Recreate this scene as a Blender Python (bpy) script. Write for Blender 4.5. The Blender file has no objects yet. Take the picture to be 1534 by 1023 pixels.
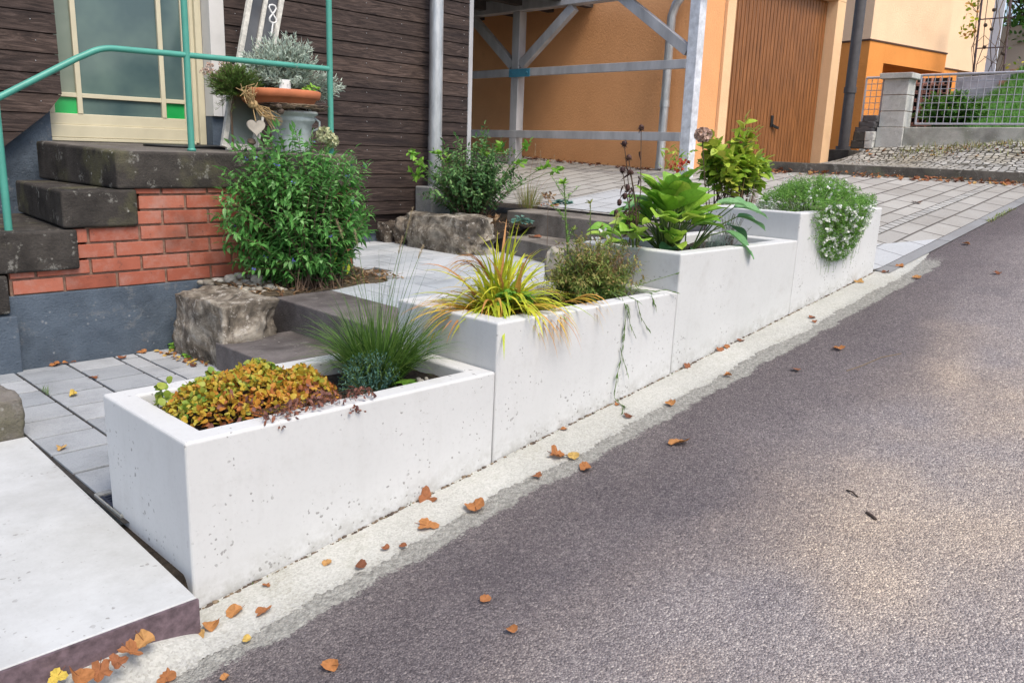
import bpy, math, random
import numpy as np
from mathutils import Vector, Matrix, noise, Euler
R = random.Random(7)
C = bpy.context.scene.collection
PI = math.pi
SL = 0.12496                                   # slope of the street along +X
def V(*a): return Vector(a)

# ------------------------------------------------------------------ node helpers
class NT:
    def __init__(s, name):
        s.m = bpy.data.materials.new(name); s.m.use_nodes = True
        s.t = s.m.node_tree; s.n = s.t.nodes; s.l = s.t.links
        s.b = s.n['Principled BSDF']; s.out = s.n['Material Output']
    def N(s, typ, **k):
        n = s.n.new('ShaderNode' + typ)
        for a, v in k.items():
            if a in n.inputs: s.put(n.inputs[a], v)
            else: setattr(n, a, v)
        return n
    def put(s, sock, v):
        if isinstance(v, bpy.types.NodeSocket): s.l.new(v, sock)
        else: sock.default_value = v
    def pos(s, scale=(1, 1, 1), rot=(0, 0, 0), gen='Object'):
        tc = s.N('TexCoord'); mp = s.N('Mapping'); s.l.new(tc.outputs[gen], mp.inputs[0])
        mp.inputs['Scale'].default_value = scale; mp.inputs['Rotation'].default_value = rot
        return mp.outputs[0]
    def noise(s, vec, scale, detail=4, rough=.55, out='Fac', dist=0):
        n = s.N('TexNoise'); s.l.new(vec, n.inputs['Vector'])
        n.inputs['Scale'].default_value = scale; n.inputs['Detail'].default_value = detail
        n.inputs['Roughness'].default_value = rough; n.inputs['Distortion'].default_value = dist
        return n.outputs[out]
    def vor(s, vec, scale, feature='F1', out='Distance', rnd=1):
        n = s.N('TexVoronoi'); n.feature = feature; s.l.new(vec, n.inputs['Vector'])
        n.inputs['Scale'].default_value = scale; n.inputs['Randomness'].default_value = rnd
        return n.outputs[out]
    def ramp(s, fac, stops, interp='LINEAR'):
        r = s.N('ValToRGB'); r.color_ramp.interpolation = interp
        e = r.color_ramp.elements
        while len(e) < len(stops): e.new(.5)
        for i, (p, c) in enumerate(stops):
            e[i].position = p
            e[i].color = (c, c, c, 1) if isinstance(c, (int, float)) else (*c, 1)
        s.l.new(fac, r.inputs[0]); return r.outputs[0]
    def mix(s, a, b, fac, mode='MIX'):
        n = s.N('Mix'); n.data_type = 'RGBA'; n.blend_type = mode
        for i, v in ((0, fac), (6, a), (7, b)):
            if isinstance(v, bpy.types.NodeSocket): s.l.new(v, n.inputs[i])
            elif i == 0: n.inputs[0].default_value = v
            else: n.inputs[i].default_value = (v, v, v, 1) if isinstance(v, (int, float)) else (*v, 1)
        return n.outputs[2]
    def math(s, op, a, b=0., clamp=False):
        n = s.N('Math'); n.operation = op; n.use_clamp = clamp
        s.put(n.inputs[0], a); s.put(n.inputs[1], b); return n.outputs[0]
    def fin(s, col, rough=.8, bump=None, bstr=.3, bdist=.01, spec=.3, metal=0):
        s.put(s.b.inputs['Base Color'], col if isinstance(col, bpy.types.NodeSocket) else (*col, 1))
        s.put(s.b.inputs['Roughness'], rough); s.b.inputs['Specular IOR Level'].default_value = spec
        s.b.inputs['Metallic'].default_value = metal
        if bump is not None:
            b = s.N('Bump'); b.inputs['Strength'].default_value = bstr; b.inputs['Distance'].default_value = bdist
            s.l.new(bump, b.inputs['Height']); s.l.new(b.outputs[0], s.b.inputs['Normal'])
        return s.m

# ------------------------------------------------------------------ materials
def m_white_concrete(name, tint=(1, 1, 1), seed=0., dirt=.5):
    t = NT(name); p = t.pos()
    mp = t.N('Mapping'); t.l.new(p, mp.inputs[0]); mp.inputs['Location'].default_value = (seed, seed * 1.7, seed * .3); p = mp.outputs[0]
    big = t.noise(p, 2.2, 5, .6); fine = t.noise(p, 60, 3)
    c = t.ramp(big, [(.3, (.525 * tint[0], .528 * tint[1], .522 * tint[2])), (.7, (.582 * tint[0], .585 * tint[1], .58 * tint[2]))])
    c = t.mix(c, (.40, .39, .37), t.math('MULTIPLY', t.ramp(t.noise(p, 7, 6, .7), [(.56, 0), (.85, 1)]), dirt))
    c = t.mix(c, .45, t.math('MULTIPLY', t.ramp(fine, [(.5, 0), (.75, 1)]), .25))
    if dirt == .6: c = t.mix(c, t.mix(c, (.74, .735, .72), 1, 'MULTIPLY'), t.math('MULTIPLY', t.ramp(t.noise(p, 1.7, 7, .75), [(.42, 0), (.70, 1)]), .9))
    # small blow holes
    vo = t.N('TexVoronoi'); vo.inputs['Scale'].default_value = 58
    wob = t.N('VectorMath'); wob.operation = 'ADD'; t.l.new(p, wob.inputs[0])
    sc = t.N('VectorMath'); sc.operation = 'SCALE'; sc.inputs['Scale'].default_value = .02; t.l.new(t.noise(p, 55, 2, .5, 'Color'), sc.inputs[0]); t.l.new(sc.outputs[0], wob.inputs[1])
    t.l.new(wob.outputs[0], vo.inputs['Vector'])
    sep = t.N('SeparateColor'); t.l.new(vo.outputs['Color'], sep.inputs[0])
    gate = t.math('MULTIPLY', t.ramp(sep.outputs[0], [(.52, 0), (.54, 1)]), t.ramp(t.noise(p, 4.2, 3), [(.49, 0), (.56, 1)]))
    rad = t.math('ADD', t.math('MULTIPLY', t.math('POWER', sep.outputs[1], 1.8), .34), .07)
    hole = t.math('MULTIPLY', t.math('LESS_THAN', vo.outputs['Distance'], rad), gate)
    c = t.mix(c, (.27, .265, .255), t.math('MULTIPLY', hole, .85))
    sx = t.N('SeparateXYZ'); t.l.new(t.pos(), sx.inputs[0])
    zr = t.math('SUBTRACT', sx.outputs[2], t.math('MULTIPLY', sx.outputs[0], SL if dirt != .6 else 9.))
    q = t.pos((9, 9, 1.1)); stk = t.noise(q, 1.6, 5, .7)
    c = t.mix(c, (.33, .325, .30), t.math('MULTIPLY', t.ramp(stk, [(.55, 0), (.8, 1)]), .16))
    base = t.math('MULTIPLY', t.ramp(zr, [(.0, 1), (.11, 0)]), t.ramp(t.noise(p, 16, 6, .75), [(.42, 0), (.62, 1)]))
    c = t.mix(c, (.27, .26, .225), t.math('MULTIPLY', base, .55))
    grit = t.ramp(t.noise(p, 85, 4, .8), [(.63, 0), (.68, 1)])
    c = t.mix(c, (.26, .25, .23), t.math('MULTIPLY', grit, .30 if dirt != .6 else .5))
    h = t.math('SUBTRACT', t.math('MULTIPLY', fine, .12), t.math('MULTIPLY', hole, .8))
    return t.fin(c, .75, h, .5, .004, .25)

def m_old_concrete(name, lo, hi, spot=(.42, .41, .37), moss=None):
    t = NT(name); p = t.pos()
    c = t.ramp(t.noise(p, 5, 6, .65), [(.3, lo), (.72, hi)])
    c = t.mix(c, tuple(x * .45 for x in lo), t.math('MULTIPLY', t.ramp(t.noise(p, 2.3, 4), [(.5, 0), (.7, 1)]), .8))
    if moss: c = t.mix(c, moss, t.math('MULTIPLY', t.ramp(t.noise(p, 3.4, 5, .6), [(.52, 0), (.68, 1)]), .7))
    v = t.vor(p, 26); sp = t.math('MULTIPLY', t.ramp(v, [(.12, 1), (.22, 0)]), t.ramp(t.noise(p, 7, 3), [(.55, 0), (.63, 1)]))
    c = t.mix(c, spot, sp)
    pat = t.math('MULTIPLY', t.ramp(t.noise(p, 11, 7, .75), [(.58, 0), (.63, 1)]), .6); c = t.mix(c, tuple(x * .7 for x in spot), pat)
    fine = t.noise(p, 90, 3, .7)
    c = t.mix(c, 0.02, t.math('MULTIPLY', t.ramp(fine, [(.55, 0), (.8, 1)]), .5))
    return t.fin(c, .9, t.math('ADD', fine, t.noise(p, 14, 5)), .6, .012, .2)

def m_asphalt():
    t = NT('asphalt'); p = t.pos()
    vc = t.N('TexVoronoi'); vc.inputs['Scale'].default_value = 150; t.l.new(p, vc.inputs['Vector'])
    sep = t.N('SeparateColor'); t.l.new(vc.outputs['Color'], sep.inputs[0])
    vc2 = t.N('TexVoronoi'); vc2.inputs['Scale'].default_value = 290; t.l.new(p, vc2.inputs['Vector'])
    sep2 = t.N('SeparateColor'); t.l.new(vc2.outputs['Color'], sep2.inputs[0])
    st = t.ramp(sep.outputs[0], [(0, (.075, .07, .074)), (.3, (.135, .126, .132)), (.7, (.215, .204, .207)), (.93, (.275, .265, .26)), (1, (.40, .385, .365))])
    st2 = t.ramp(sep2.outputs[0], [(0, (.08, .075, .08)), (.6, (.17, .16, .17)), (1, (.36, .35, .34))])
    c = t.mix(st, st2, .45)
    c = t.mix(c, (1.20, 1.145, 1.10), 1, 'MULTIPLY')
    gap = t.ramp(t.vor(p, 150, 'DISTANCE_TO_EDGE'), [(.0, .6), (.1, 1)])
    c = t.mix(c, gap, 1, 'MULTIPLY')
    # worn dry crown of the road, damp dark margin that follows the gutter
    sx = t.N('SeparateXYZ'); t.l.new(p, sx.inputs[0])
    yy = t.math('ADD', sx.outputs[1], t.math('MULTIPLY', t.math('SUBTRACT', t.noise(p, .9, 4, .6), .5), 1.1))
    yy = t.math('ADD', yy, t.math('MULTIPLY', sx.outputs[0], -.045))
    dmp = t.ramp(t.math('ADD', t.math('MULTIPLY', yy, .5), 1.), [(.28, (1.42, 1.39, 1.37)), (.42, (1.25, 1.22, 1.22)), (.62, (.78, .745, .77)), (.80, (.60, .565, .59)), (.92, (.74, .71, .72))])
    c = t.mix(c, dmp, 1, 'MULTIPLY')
    sun_patches = t.math('MULTIPLY', t.ramp(t.noise(p, .85, 3, .5), [(.50, 0), (.68, 1)]), t.ramp(t.math('ADD', t.math('MULTIPLY', yy, .5), 1.), [(.44, 1), (.66, 0)]))  # warm patches of sunlight painted into the asphalt colour
    c = t.mix(c, t.mix(c, (1.55, 1.42, 1.16), 1, 'MULTIPLY'), t.math('MULTIPLY', sun_patches, .9))
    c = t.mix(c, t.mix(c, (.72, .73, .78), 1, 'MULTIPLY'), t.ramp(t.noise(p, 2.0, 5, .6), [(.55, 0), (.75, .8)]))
    sm = t.math('ADD', sx.outputs[1], t.math('MULTIPLY', t.noise(p, 9, 5, .7), .13))
    sm = t.math('MULTIPLY', t.ramp(t.math('ADD', sm, .5), [(.235, 0), (.315, 1)]), t.ramp(t.math('MULTIPLY', sx.outputs[0], .1), [(.50, 1), (.585, 0)])); sm = t.math('SUBTRACT', sm, t.noise(p, 95, 5, .75))
    c = t.mix(c, t.ramp(t.noise(p, 60, 4, .7), [(.33, (.17, .165, .15)), (.66, (.38, .375, .34))]), t.math('MULTIPLY', sm, 8., True))
    h = t.math('ADD', t.math('MULTIPLY', t.vor(p, 150), -1.), t.math('MULTIPLY', sep.outputs[1], .5))
    return t.fin(c, .85, h, .9, .006, .3)

def m_strip():
    t = NT('gutter_concrete'); p = t.pos()
    c = t.ramp(t.noise(p, 3, 6, .65), [(.3, (.36, .36, .32)), (.7, (.50, .50, .455))])
    c = t.mix(c, (.27, .26, .19), t.math('MULTIPLY', t.ramp(t.noise(p, 6, 5, .7), [(.54, 0), (.72, 1)]), .6))
    sx = t.N('SeparateXYZ'); t.l.new(p, sx.inputs[0])
    eg = t.ramp(t.math('ADD', t.math('MULTIPLY', sx.outputs[1], -1.), t.math('MULTIPLY', t.noise(p, 11, 6, .7), .14)), [(.21, 0), (.33, 1)])
    c = t.mix(c, t.ramp(t.noise(p, 75, 4, .8), [(.40, (.12, .115, .11)), (.55, (.30, .29, .24)), (.66, (.42, .41, .36))]), t.math('MULTIPLY', eg, .75))
    vc = t.N('TexVoronoi'); vc.inputs['Scale'].default_value = 170; t.l.new(p, vc.inputs['Vector'])
    sep = t.N('SeparateColor'); t.l.new(vc.outputs['Color'], sep.inputs[0])
    c = t.mix(c, t.ramp(sep.outputs[0], [(0, .16), (.5, .45), (1, .65)]), .25)
    c = t.mix(c, .16, t.math('MULTIPLY', t.ramp(t.noise(p, 40, 5, .8), [(.64, 0), (.70, 1)]), .5))
    return t.fin(c, .9, t.math('ADD', t.noise(p, 120, 4, .7), sep.outputs[1]), .5, .006, .2)

def m_plain(name, col, rough=.6, var=.15, scale=12, bstr=.2, bdist=.004, spec=.3, metal=0, stretch=(1, 1, 1)):
    t = NT(name); p = t.pos(stretch)
    n = t.noise(p, scale, 6, .6)
    lo = tuple(x * (1 - var * 1.4) for x in col); hi = tuple(min(1, x * (1 + var)) for x in col)
    return t.fin(t.ramp(n, [(.3, lo), (.7, hi)]), rough, t.noise(p, scale * 5, 4, .6), bstr, bdist, spec, metal)

def m_attr(name, stops, rough=.5, trans=.3, spec=.35, vein=True):
    t = NT(name); a = t.N('Attribute', attribute_name='v')
    c = t.ramp(a.outputs['Fac'], stops)
    p = t.pos(); c = t.mix(c, t.mix(c, (.72, .74, .7), 1, 'MULTIPLY'), t.ramp(t.noise(p, 70, 3), [(.45, 0), (.7, .8)]))
    t.fin(c, rough, t.noise(p, 120, 2) if vein else None, .25, .003, spec)
    if trans:
        tr = t.N('BsdfTranslucent'); t.l.new(c, tr.inputs['Color'])
        mx = t.N('MixShader'); mx.inputs[0].default_value = trans
        t.l.new(t.b.outputs[0], mx.inputs[1]); t.l.new(tr.outputs[0], mx.inputs[2]); t.l.new(mx.outputs[0], t.out.inputs[0])
    return t.m

def m_wood_boards():
    t = NT('dark_weathered_boards'); a = t.N('Attribute', attribute_name='v')
    p = t.pos((.6, 1, 7)); off = t.N('Combine' + 'XYZ'); t.l.new(t.math('MULTIPLY', a.outputs['Fac'], 37.), off.inputs[0]); t.l.new(t.math('MULTIPLY', a.outputs['Fac'], 11.), off.inputs[2])
    ad = t.N('VectorMath'); ad.operation = 'ADD'; t.l.new(p, ad.inputs[0]); t.l.new(off.outputs[0], ad.inputs[1]); q = ad.outputs[0]
    g = t.noise(q, 4.2, 8, .7, dist=2.6)
    c = t.ramp(g, [(.30, (.014, .010, .010)), (.45, (.036, .026, .022)), (.58, (.072, .053, .045)), (.74, (.145, .115, .10))])
    c = t.mix(c, t.ramp(a.outputs['Fac'], [(0, (.62, .58, .62)), (.5, (1, .95, .95)), (1, (1.35, 1.25, 1.2))]), 1, 'MULTIPLY')
    c = t.mix(c, (.012, .008, .009), t.math('MULTIPLY', t.ramp(t.noise(q, 1.6, 4, .6), [(.5, 0), (.72, 1)]), .7))
    return t.fin(c, .75, g, .6, .006, .25)

def m_brick():
    t = NT('red_brick'); a = t.N('Attribute', attribute_name='v'); p = t.pos()
    c = t.ramp(a.outputs['Fac'], [(0, (.30, .088, .055)), (.5, (.36, .112, .07)), (1, (.41, .145, .095))])
    c = t.mix(c, (.40, .25, .21), t.math('MULTIPLY', t.ramp(t.noise(p, 9, 6, .7), [(.47, 0), (.72, 1)]), .6)); c = t.mix(c, (.07, .05, .045), t.math('MULTIPLY', t.ramp(t.noise(p, 26, 6, .8), [(.60, 0), (.68, 1)]), .6))
    c = t.mix(c, t.mix(c, .6, 1, 'MULTIPLY'), t.ramp(t.noise(p, 3, 4), [(.52, 0), (.7, 1)]))
    return t.fin(c, .85, t.noise(p, 50, 5, .7), .4, .006, .2)

def m_rock(name, lo, mid, hi):
    t = NT(name); p = t.pos()
    n = t.noise(p, 6, 9, .68, dist=.6)
    c = t.ramp(n, [(.34, lo), (.47, mid), (.57, hi), (.70, tuple(min(1, x * 1.7) for x in hi))])
    c = t.mix(c, tuple(x * .5 for x in lo), t.math('MULTIPLY', t.ramp(t.noise(p, 2.4, 3), [(.5, 0), (.64, 1)]), .75))
    li = t.math('MULTIPLY', t.ramp(t.noise(p, 22, 6, .75), [(.56, 0), (.61, 1)]), .75); c = t.mix(c, (.46, .43, .38), li)
    return t.fin(c, .95, t.noise(p, 30, 8, .75), .9, .02, .15)

def m_pavers(name, lo, hi):
    t = NT(name); a = t.N('Attribute', attribute_name='v'); p = t.pos()
    c = t.ramp(a.outputs['Fac'], [(0, lo), (1, hi)])
    c = t.mix(c, t.mix(c, .72, 1, 'MULTIPLY'), t.ramp(t.noise(p, 5, 6, .65), [(.45, 0), (.75, 1)]))
    f = t.noise(p, 160, 3, .7); c = t.mix(c, t.mix(c, .6, 1, 'MULTIPLY'), t.ramp(f, [(.5, 0), (.75, .7)]))
    return t.fin(c, .85, f, .4, .003, .25)

def m_brickgrid(name, c1, c2, joint, w, h, mortar=.012, rot=0., off=.5, bstr=.6, dirt=.5):
    t = NT(name); p = t.pos((1, 1, 1), (0, 0, rot))
    b = t.N('TexBrick'); t.l.new(p, b.inputs['Vector']); b.offset = off
    b.inputs['Scale'].default_value = 1; b.inputs['Brick Width'].default_value = w; b.inputs['Row Height'].default_value = h
    b.inputs['Mortar Size'].default_value = mortar; b.inputs['Mortar Smooth'].default_value = .2; b.inputs['Bias'].default_value = 0
    for k, v in (('Color1', c1), ('Color2', c2), ('Mortar', joint)): b.inputs[k].default_value = (*v, 1)
    c = b.outputs['Color']
    c = t.mix(c, t.mix(c, (.66, .62, .58), 1, 'MULTIPLY'), t.math('MULTIPLY', t.ramp(t.noise(p, 1.3, 6, .65), [(.42, 0), (.7, 1)]), dirt))
    f = t.noise(p, 70, 4, .7); c = t.mix(c, t.mix(c, .65, 1, 'MULTIPLY'), t.ramp(f, [(.5, 0), (.75, .7)]))
    hh = t.math('SUBTRACT', t.math('MULTIPLY', f, .15), b.outputs['Fac'])
    return t.fin(c, .85, hh, bstr, .01, .25)

def m_cobbles():
    t = NT('granite_setts'); p = t.pos()
    wob = t.N('VectorMath'); wob.operation = 'ADD'; t.l.new(p, wob.inputs[0])
    sc = t.N('VectorMath'); sc.operation = 'SCALE'; sc.inputs['Scale'].default_value = .05; t.l.new(t.noise(p, 3, 2, .5, 'Color'), sc.inputs[0]); t.l.new(sc.outputs[0], wob.inputs[1])
    q = wob.outputs[0]
    e = t.vor(q, 13, 'DISTANCE_TO_EDGE', rnd=.55)
    vc = t.N('TexVoronoi'); vc.inputs['Scale'].default_value = 13; vc.inputs['Randomness'].default_value = .55; t.l.new(q, vc.inputs['Vector'])
    sep = t.N('SeparateColor'); t.l.new(vc.outputs['Color'], sep.inputs[0])
    c = t.ramp(sep.outputs[0], [(0, (.27, .265, .25)), (1, (.46, .455, .43))])
    c = t.mix(c, (.30, .26, .17), t.math('MULTIPLY', t.ramp(t.noise(p, 1.6, 5, .6), [(.45, 0), (.65, 1)]), .6))
    k = t.ramp(e, [(.03, 0), (.12, 1)])
    c = t.mix((.07, .065, .05), c, k)
    return t.fin(c, .85, t.math('ADD', k, t.math('MULTIPLY', t.noise(p, 60, 4), .2)), .9, .02, .25)

def m_glass(name, lo, hi, rough=.12):
    t = NT(name); p = t.pos()
    c = t.ramp(t.noise(p, 3.2, 3, .5), [(.35, lo), (.7, hi)])
    return t.fin(c, rough, t.noise(p, 6, 2), .03, .01, .6)

def m_plaster(name, col, dirt=None, scale=38):
    t = NT(name); p = t.pos()
    c = t.ramp(t.noise(p, 1.4, 4, .5), [(.35, tuple(x * .93 for x in col)), (.7, col)])
    if dirt: c = t.mix(c, dirt, t.math('MULTIPLY', t.ramp(t.noise(p, 4, 6, .7), [(.6, 0), (.8, 1)]), .35))
    c = t.mix(c, t.mix(c, (.84, .82, .80), 1, 'MULTIPLY'), t.ramp(t.noise(p, .8, 6, .65), [(.45, 0), (.75, 1)]))
    return t.fin(c, .9, t.noise(p, scale, 6, .75), .7, .012, .15)

def m_galv():
    t = NT('galvanised_zinc'); p = t.pos((1, 1, .25))
    c = t.ramp(t.noise(p, 14, 6, .7), [(.3, (.33, .34, .35)), (.55, (.52, .54, .55)), (.75, (.68, .69, .68))])
    return t.fin(c, t.ramp(t.noise(p, 20, 4), [(.3, .35), (.7, .6)]), t.noise(p, 50, 3), .1, .003, .5, .65)

M = {}
M['white'] = m_white_concrete('white_precast_concrete', seed=0)
M['white2'] = m_white_concrete('white_precast_concrete_stained', (.965, .97, .965), 4.3, .75)
M['slab'] = m_white_concrete('pale_slab_concrete', (.90, .915, .92), 9.1, .6)
M['step'] = m_old_concrete('dark_step_concrete', (.115, .10, .097), (.20, .182, .175), (.26, .245, .225))
M['step_pale'] = m_old_concrete('brown_step_concrete', (.16, .14, .12), (.31, .28, .25), (.36, .34, .30))
M['stair'] = m_old_concrete('blackened_stair_stone', (.026, .023, .021), (.085, .075, .066), (.38, .37, .33), (.12, .115, .06))
M['stair_tread'] = m_old_concrete('stair_tread', (.085, .075, .068), (.20, .18, .16), (.36, .34, .3), (.12, .11, .07))
M['plinth'] = m_old_concrete('blue_grey_plinth', (.066, .086, .112), (.118, .148, .185), (.22, .235, .25))
M['stone_block'] = m_old_concrete('grey_brown_block', (.13, .115, .10), (.25, .23, .205), (.36, .35, .32), (.13, .125, .07))
M['grey_block'] = m_old_concrete('grey_block', (.24, .245, .24), (.36, .365, .35), (.42, .42, .4), (.19, .21, .17))
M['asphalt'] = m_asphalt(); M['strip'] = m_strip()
M['boards'] = m_wood_boards(); M['brick'] = m_brick()
M['mortar'] = m_plain('mortar', (.24, .15, .11), .95, .25, 30, .5, .01)
M['rock'] = m_rock('brown_field_stone', (.055, .048, .04), (.185, .158, .125), (.36, .325, .27))
M['rock_dark'] = m_rock('dark_field_stone', (.04, .034, .03), (.12, .095, .075), (.24, .205, .165))
M['pebble'] = m_attr('river_pebbles', [(0, (.18, .16, .13)), (.5, (.33, .30, .25)), (1, (.52, .49, .43))], .8, 0)
M['paver'] = m_pavers('blue_grey_pavers', (.28, .30, .32), (.40, .415, .43))
M['paver_up'] = m_pavers('pale_grey_pavers', (.36, .39, .415), (.47, .49, .51))
M['joint'] = m_plain('joint_sand', (.04, .037, .034), .95, .3, 40, .5, .01)
M['drive'] = m_brickgrid('driveway_pavers', (.315, .305, .285), (.385, .375, .35), (.11, .10, .09), .40, .2, .010)
M['drive_pale'] = m_brickgrid('pale_driveway_slabs', (.39, .405, .42), (.45, .465, .475), (.16, .16, .16), .4, .24, .006, dirt=.3)
M['setts_row'] = m_brickgrid('small_setts', (.30, .30, .29), (.42, .42, .40), (.09, .08, .07), .10, .09, .009, bstr=.6)
M['edging'] = m_brickgrid('edging_stone', (.22, .225, .23), (.26, .265, .27), (.08, .08, .08), 1.0, .5, .006)
M['cobbles'] = m_cobbles()
M['kerb'] = m_old_concrete('kerb_concrete', (.05, .045, .04), (.11, .10, .088), (.25, .24, .22), (.10, .105, .07))
M['soil'] = m_plain('dark_soil', (.05, .038, .028), .95, .45, 45, .9, .02)
M['earth'] = m_plain('brown_earth', (.11, .085, .055), .95, .4, 28, .9, .02)
M['green_paint'] = m_plain('sea_green_paint', (.07, .30, .235), .4, .08, 9, .08, .002, .45)
M['cream_paint'] = m_plain('cream_door_paint', (.58, .53, .38), .45, .06, 6, .08, .002, .4)
M['white_paint'] = m_plain('white_board_paint', (.62, .61, .59), .55, .06, 6, .1, .002)
M['frame_paint'] = m_plain('flaking_frame_paint', (.60, .58, .52), .7, .25, 30, .3, .004)
M['glass'] = m_glass('blue_green_door_glass', (.06, .10, .105), (.12, .18, .16))  # uneven greenish tint painted in, standing in for reflections
M['glass_side'] = m_glass('grey_green_side_glass', (.13, .165, .13), (.20, .235, .19))
M['glass_green'] = m_glass('emerald_glass', (.01, .28, .06), (.03, .42, .11), .25)
M['glass_old'] = m_glass('old_window_glass', (.14, .16, .14), (.24, .26, .23), .2)
M['glass_dark'] = m_glass('dark_lace_glass', (.035, .034, .038), (.11, .11, .115), .25)
M['galv'] = m_galv()
M['zinc'] = m_plain('grey_zinc_urn', (.46, .51, .51), .55, .25, 10, .3, .006, .4, .2)
M['dark_pipe'] = m_plain('slate_grey_pipe', (.085, .08, .082), .5, .15, 10, .1, .003, .4)
M['beam'] = m_plain('grey_painted_timber', (.40, .40, .41), .65, .18, 7, .3, .004, .3, 0, (1, 1, .3))
M['beam_dark'] = m_plain('dark_roof_timber', (.06, .05, .045), .8, .3, 7, .3, .004)
M['flake'] = m_plain('white_post_paint', (.62, .64, .68), .65, .2, 14, .3, .004)
M['board_white'] = m_plain('blue_white_board', (.72, .76, .85), .6, .06, 8, .1, .002)
M['blue_plate'] = m_plain('blue_steel_plate', (.06, .26, .38), .4, .1, 10, .1, .002, .4)
M['orange_wall'] = m_plaster('warm_orange_plaster', (.80, .40, .18), (.55, .28, .12))
M['orange_base'] = m_plaster('strong_orange_plaster', (.84, .33, .085), (.5, .2, .05))
M['cream_wall'] = m_plaster('apricot_cream_plaster', (.94, .66, .43))
M['jamb'] = m_plaster('pale_apricot_plaster', (.86, .57, .33))
M['bg_wall'] = m_plaster('beige_far_plaster', (.50, .43, .36))
M['lawn_base'] = m_plain('lawn_base', (.05, .15, .02), .9, .3, 20, .6, .01)
M['cable'] = m_plain('dark_moulding', (.10, .05, .03), .6, .1)
M['door_wood'] = m_plain('varnished_door_wood', (.25, .098, .03), .5, .35, 5, .35, .004, .4, 0, (9, 9, .5))
M['black'] = m_plain('black_metal', (.02, .02, .02), .4, .1)
M['rust'] = m_plain('purple_rusty_steel', (.135, .095, .108), .65, .35, 34, .3, .004, .35)
M['grate'] = m_plain('blue_black_grate', (.035, .045, .07), .45, .2, 10, .1, .002, .4, .3)
M['pillar'] = m_old_concrete('grey_pillar_block', (.46, .46, .43), (.64, .64, .61), (.55, .55, .52), (.30, .32, .26))
M['low_wall'] = m_old_concrete('rough_garden_wall', (.40, .40, .35), (.58, .57, .52), (.5, .5, .46), (.24, .26, .19))
M['mesh'] = m_plain('galvanised_mesh', (.46, .46, .50), .45, .1, 20, .1, .002, .4, .4)
M['terra'] = m_plain('terracotta', (.50, .165, .075), .75, .14, 9, .2, .003)
M['terra_block'] = m_plain('pink_breeze_block', (.40, .20, .15), .85, .2, 12, .3, .006)
M['grey_ledge'] = m_plain('grey_ledge_stone', (.33, .33, .36), .85, .25, 6, .3, .01)
M['twig'] = m_attr('twig_bark', [(0, (.05, .035, .028)), (.5, (.11, .08, .06)), (1, (.24, .18, .12))], .8, 0)
M['heart'] = m_plain('grey_wood_heart', (.42, .375, .32), .8, .2, 14, .3, .003)
M['raffia'] = m_plain('raffia', (.45, .31, .15), .8, .25, 30, .3, .003)
M['card'] = m_plain('white_card', (.74, .74, .72), .6, .04)
def leafmat(name, *cols, rough=.5, trans=.3, spec=.35):
    n = len(cols) - 1
    M[name] = m_attr(name, [(i / n, c) for i, c in enumerate(cols)], rough, trans, spec)
leafmat('lf_shrub', (.04, .13, .03), (.085, .26, .055), (.15, .38, .09), (.28, .50, .20), rough=.65, spec=.2, trans=.35)
leafmat('lf_bush', (.035, .09, .035), (.07, .18, .06), (.13, .28, .09), (.24, .40, .14))
leafmat('lf_bright', (.10, .27, .03), (.20, .42, .05), (.34, .55, .09))
leafmat('lf_hosta', (.085, .26, .035), (.20, .42, .05), (.36, .56, .075), (.55, .63, .12), rough=.38, spec=.45)
leafmat('lf_hosta_blue', (.09, .25, .10), (.18, .38, .15), (.30, .50, .24), rough=.38, spec=.45)
leafmat('lf_mound', (.16, .29, .04), (.38, .41, .06), (.52, .37, .04), (.54, .235, .035), (.42, .14, .04), (.21, .105, .095))
leafmat('lf_grass', (.03, .075, .018), (.07, .155, .025), (.14, .25, .045), (.26, .32, .09))
leafmat('lf_blue', (.04, .115, .10), (.085, .20, .165), (.17, .31, .25))
leafmat('lf_hakone', (.20, .33, .025), (.48, .55, .04), (.66, .62, .06), (.66, .42, .07), (.56, .25, .10))
leafmat('lf_wispy', (.07, .14, .025), (.17, .27, .05), (.30, .31, .09), (.34, .22, .09))
leafmat('lf_dry', (.14, .07, .04), (.30, .18, .09), (.44, .30, .17))
leafmat('lf_dark', (.05, .025, .025), (.09, .045, .04), (.15, .075, .055))
leafmat('lf_lav', (.28, .345, .28), (.45, .54, .45), (.60, .68, .59), rough=.7)
leafmat('lf_rosemary', (.06, .12, .025), (.12, .22, .045), (.22, .33, .09))
leafmat('lf_white_plant', (.08, .21, .03), (.17, .37, .06), (.30, .50, .11))
leafmat('lf_hydr', (.10, .26, .03), (.24, .42, .04), (.42, .52, .06), (.45, .38, .08))
leafmat('lf_far', (.03, .10, .015), (.075, .21, .03), (.15, .31, .045))
leafmat('lf_lawn', (.035, .125, .012), (.065, .20, .018), (.12, .27, .03), trans=.2)
leafmat('lf_red', (.30, .03, .02), (.5, .09, .04))
leafmat('lf_fall', (.12, .05, .032), (.25, .095, .045), (.40, .17, .06), (.46, .29, .11), (.58, .44, .07), rough=.7, trans=.12, spec=.2)
leafmat('pt_white', (.72, .74, .70), (.88, .88, .84), trans=.2)
leafmat('pt_blue', (.12, .13, .50), (.22, .22, .68), trans=.2)
leafmat('pt_pale', (.45, .50, .28), (.66, .64, .42), trans=.2)
leafmat('pt_pink', (.50, .33, .26), (.66, .48, .39), trans=.2)
leafmat('plume', (.34, .26, .15), (.55, .44, .29), trans=.3)
leafmat('stem_green', (.07, .13, .03), (.16, .22, .06), trans=0)
leafmat('stem_brown', (.07, .045, .03), (.17, .11, .07), trans=0)

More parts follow.
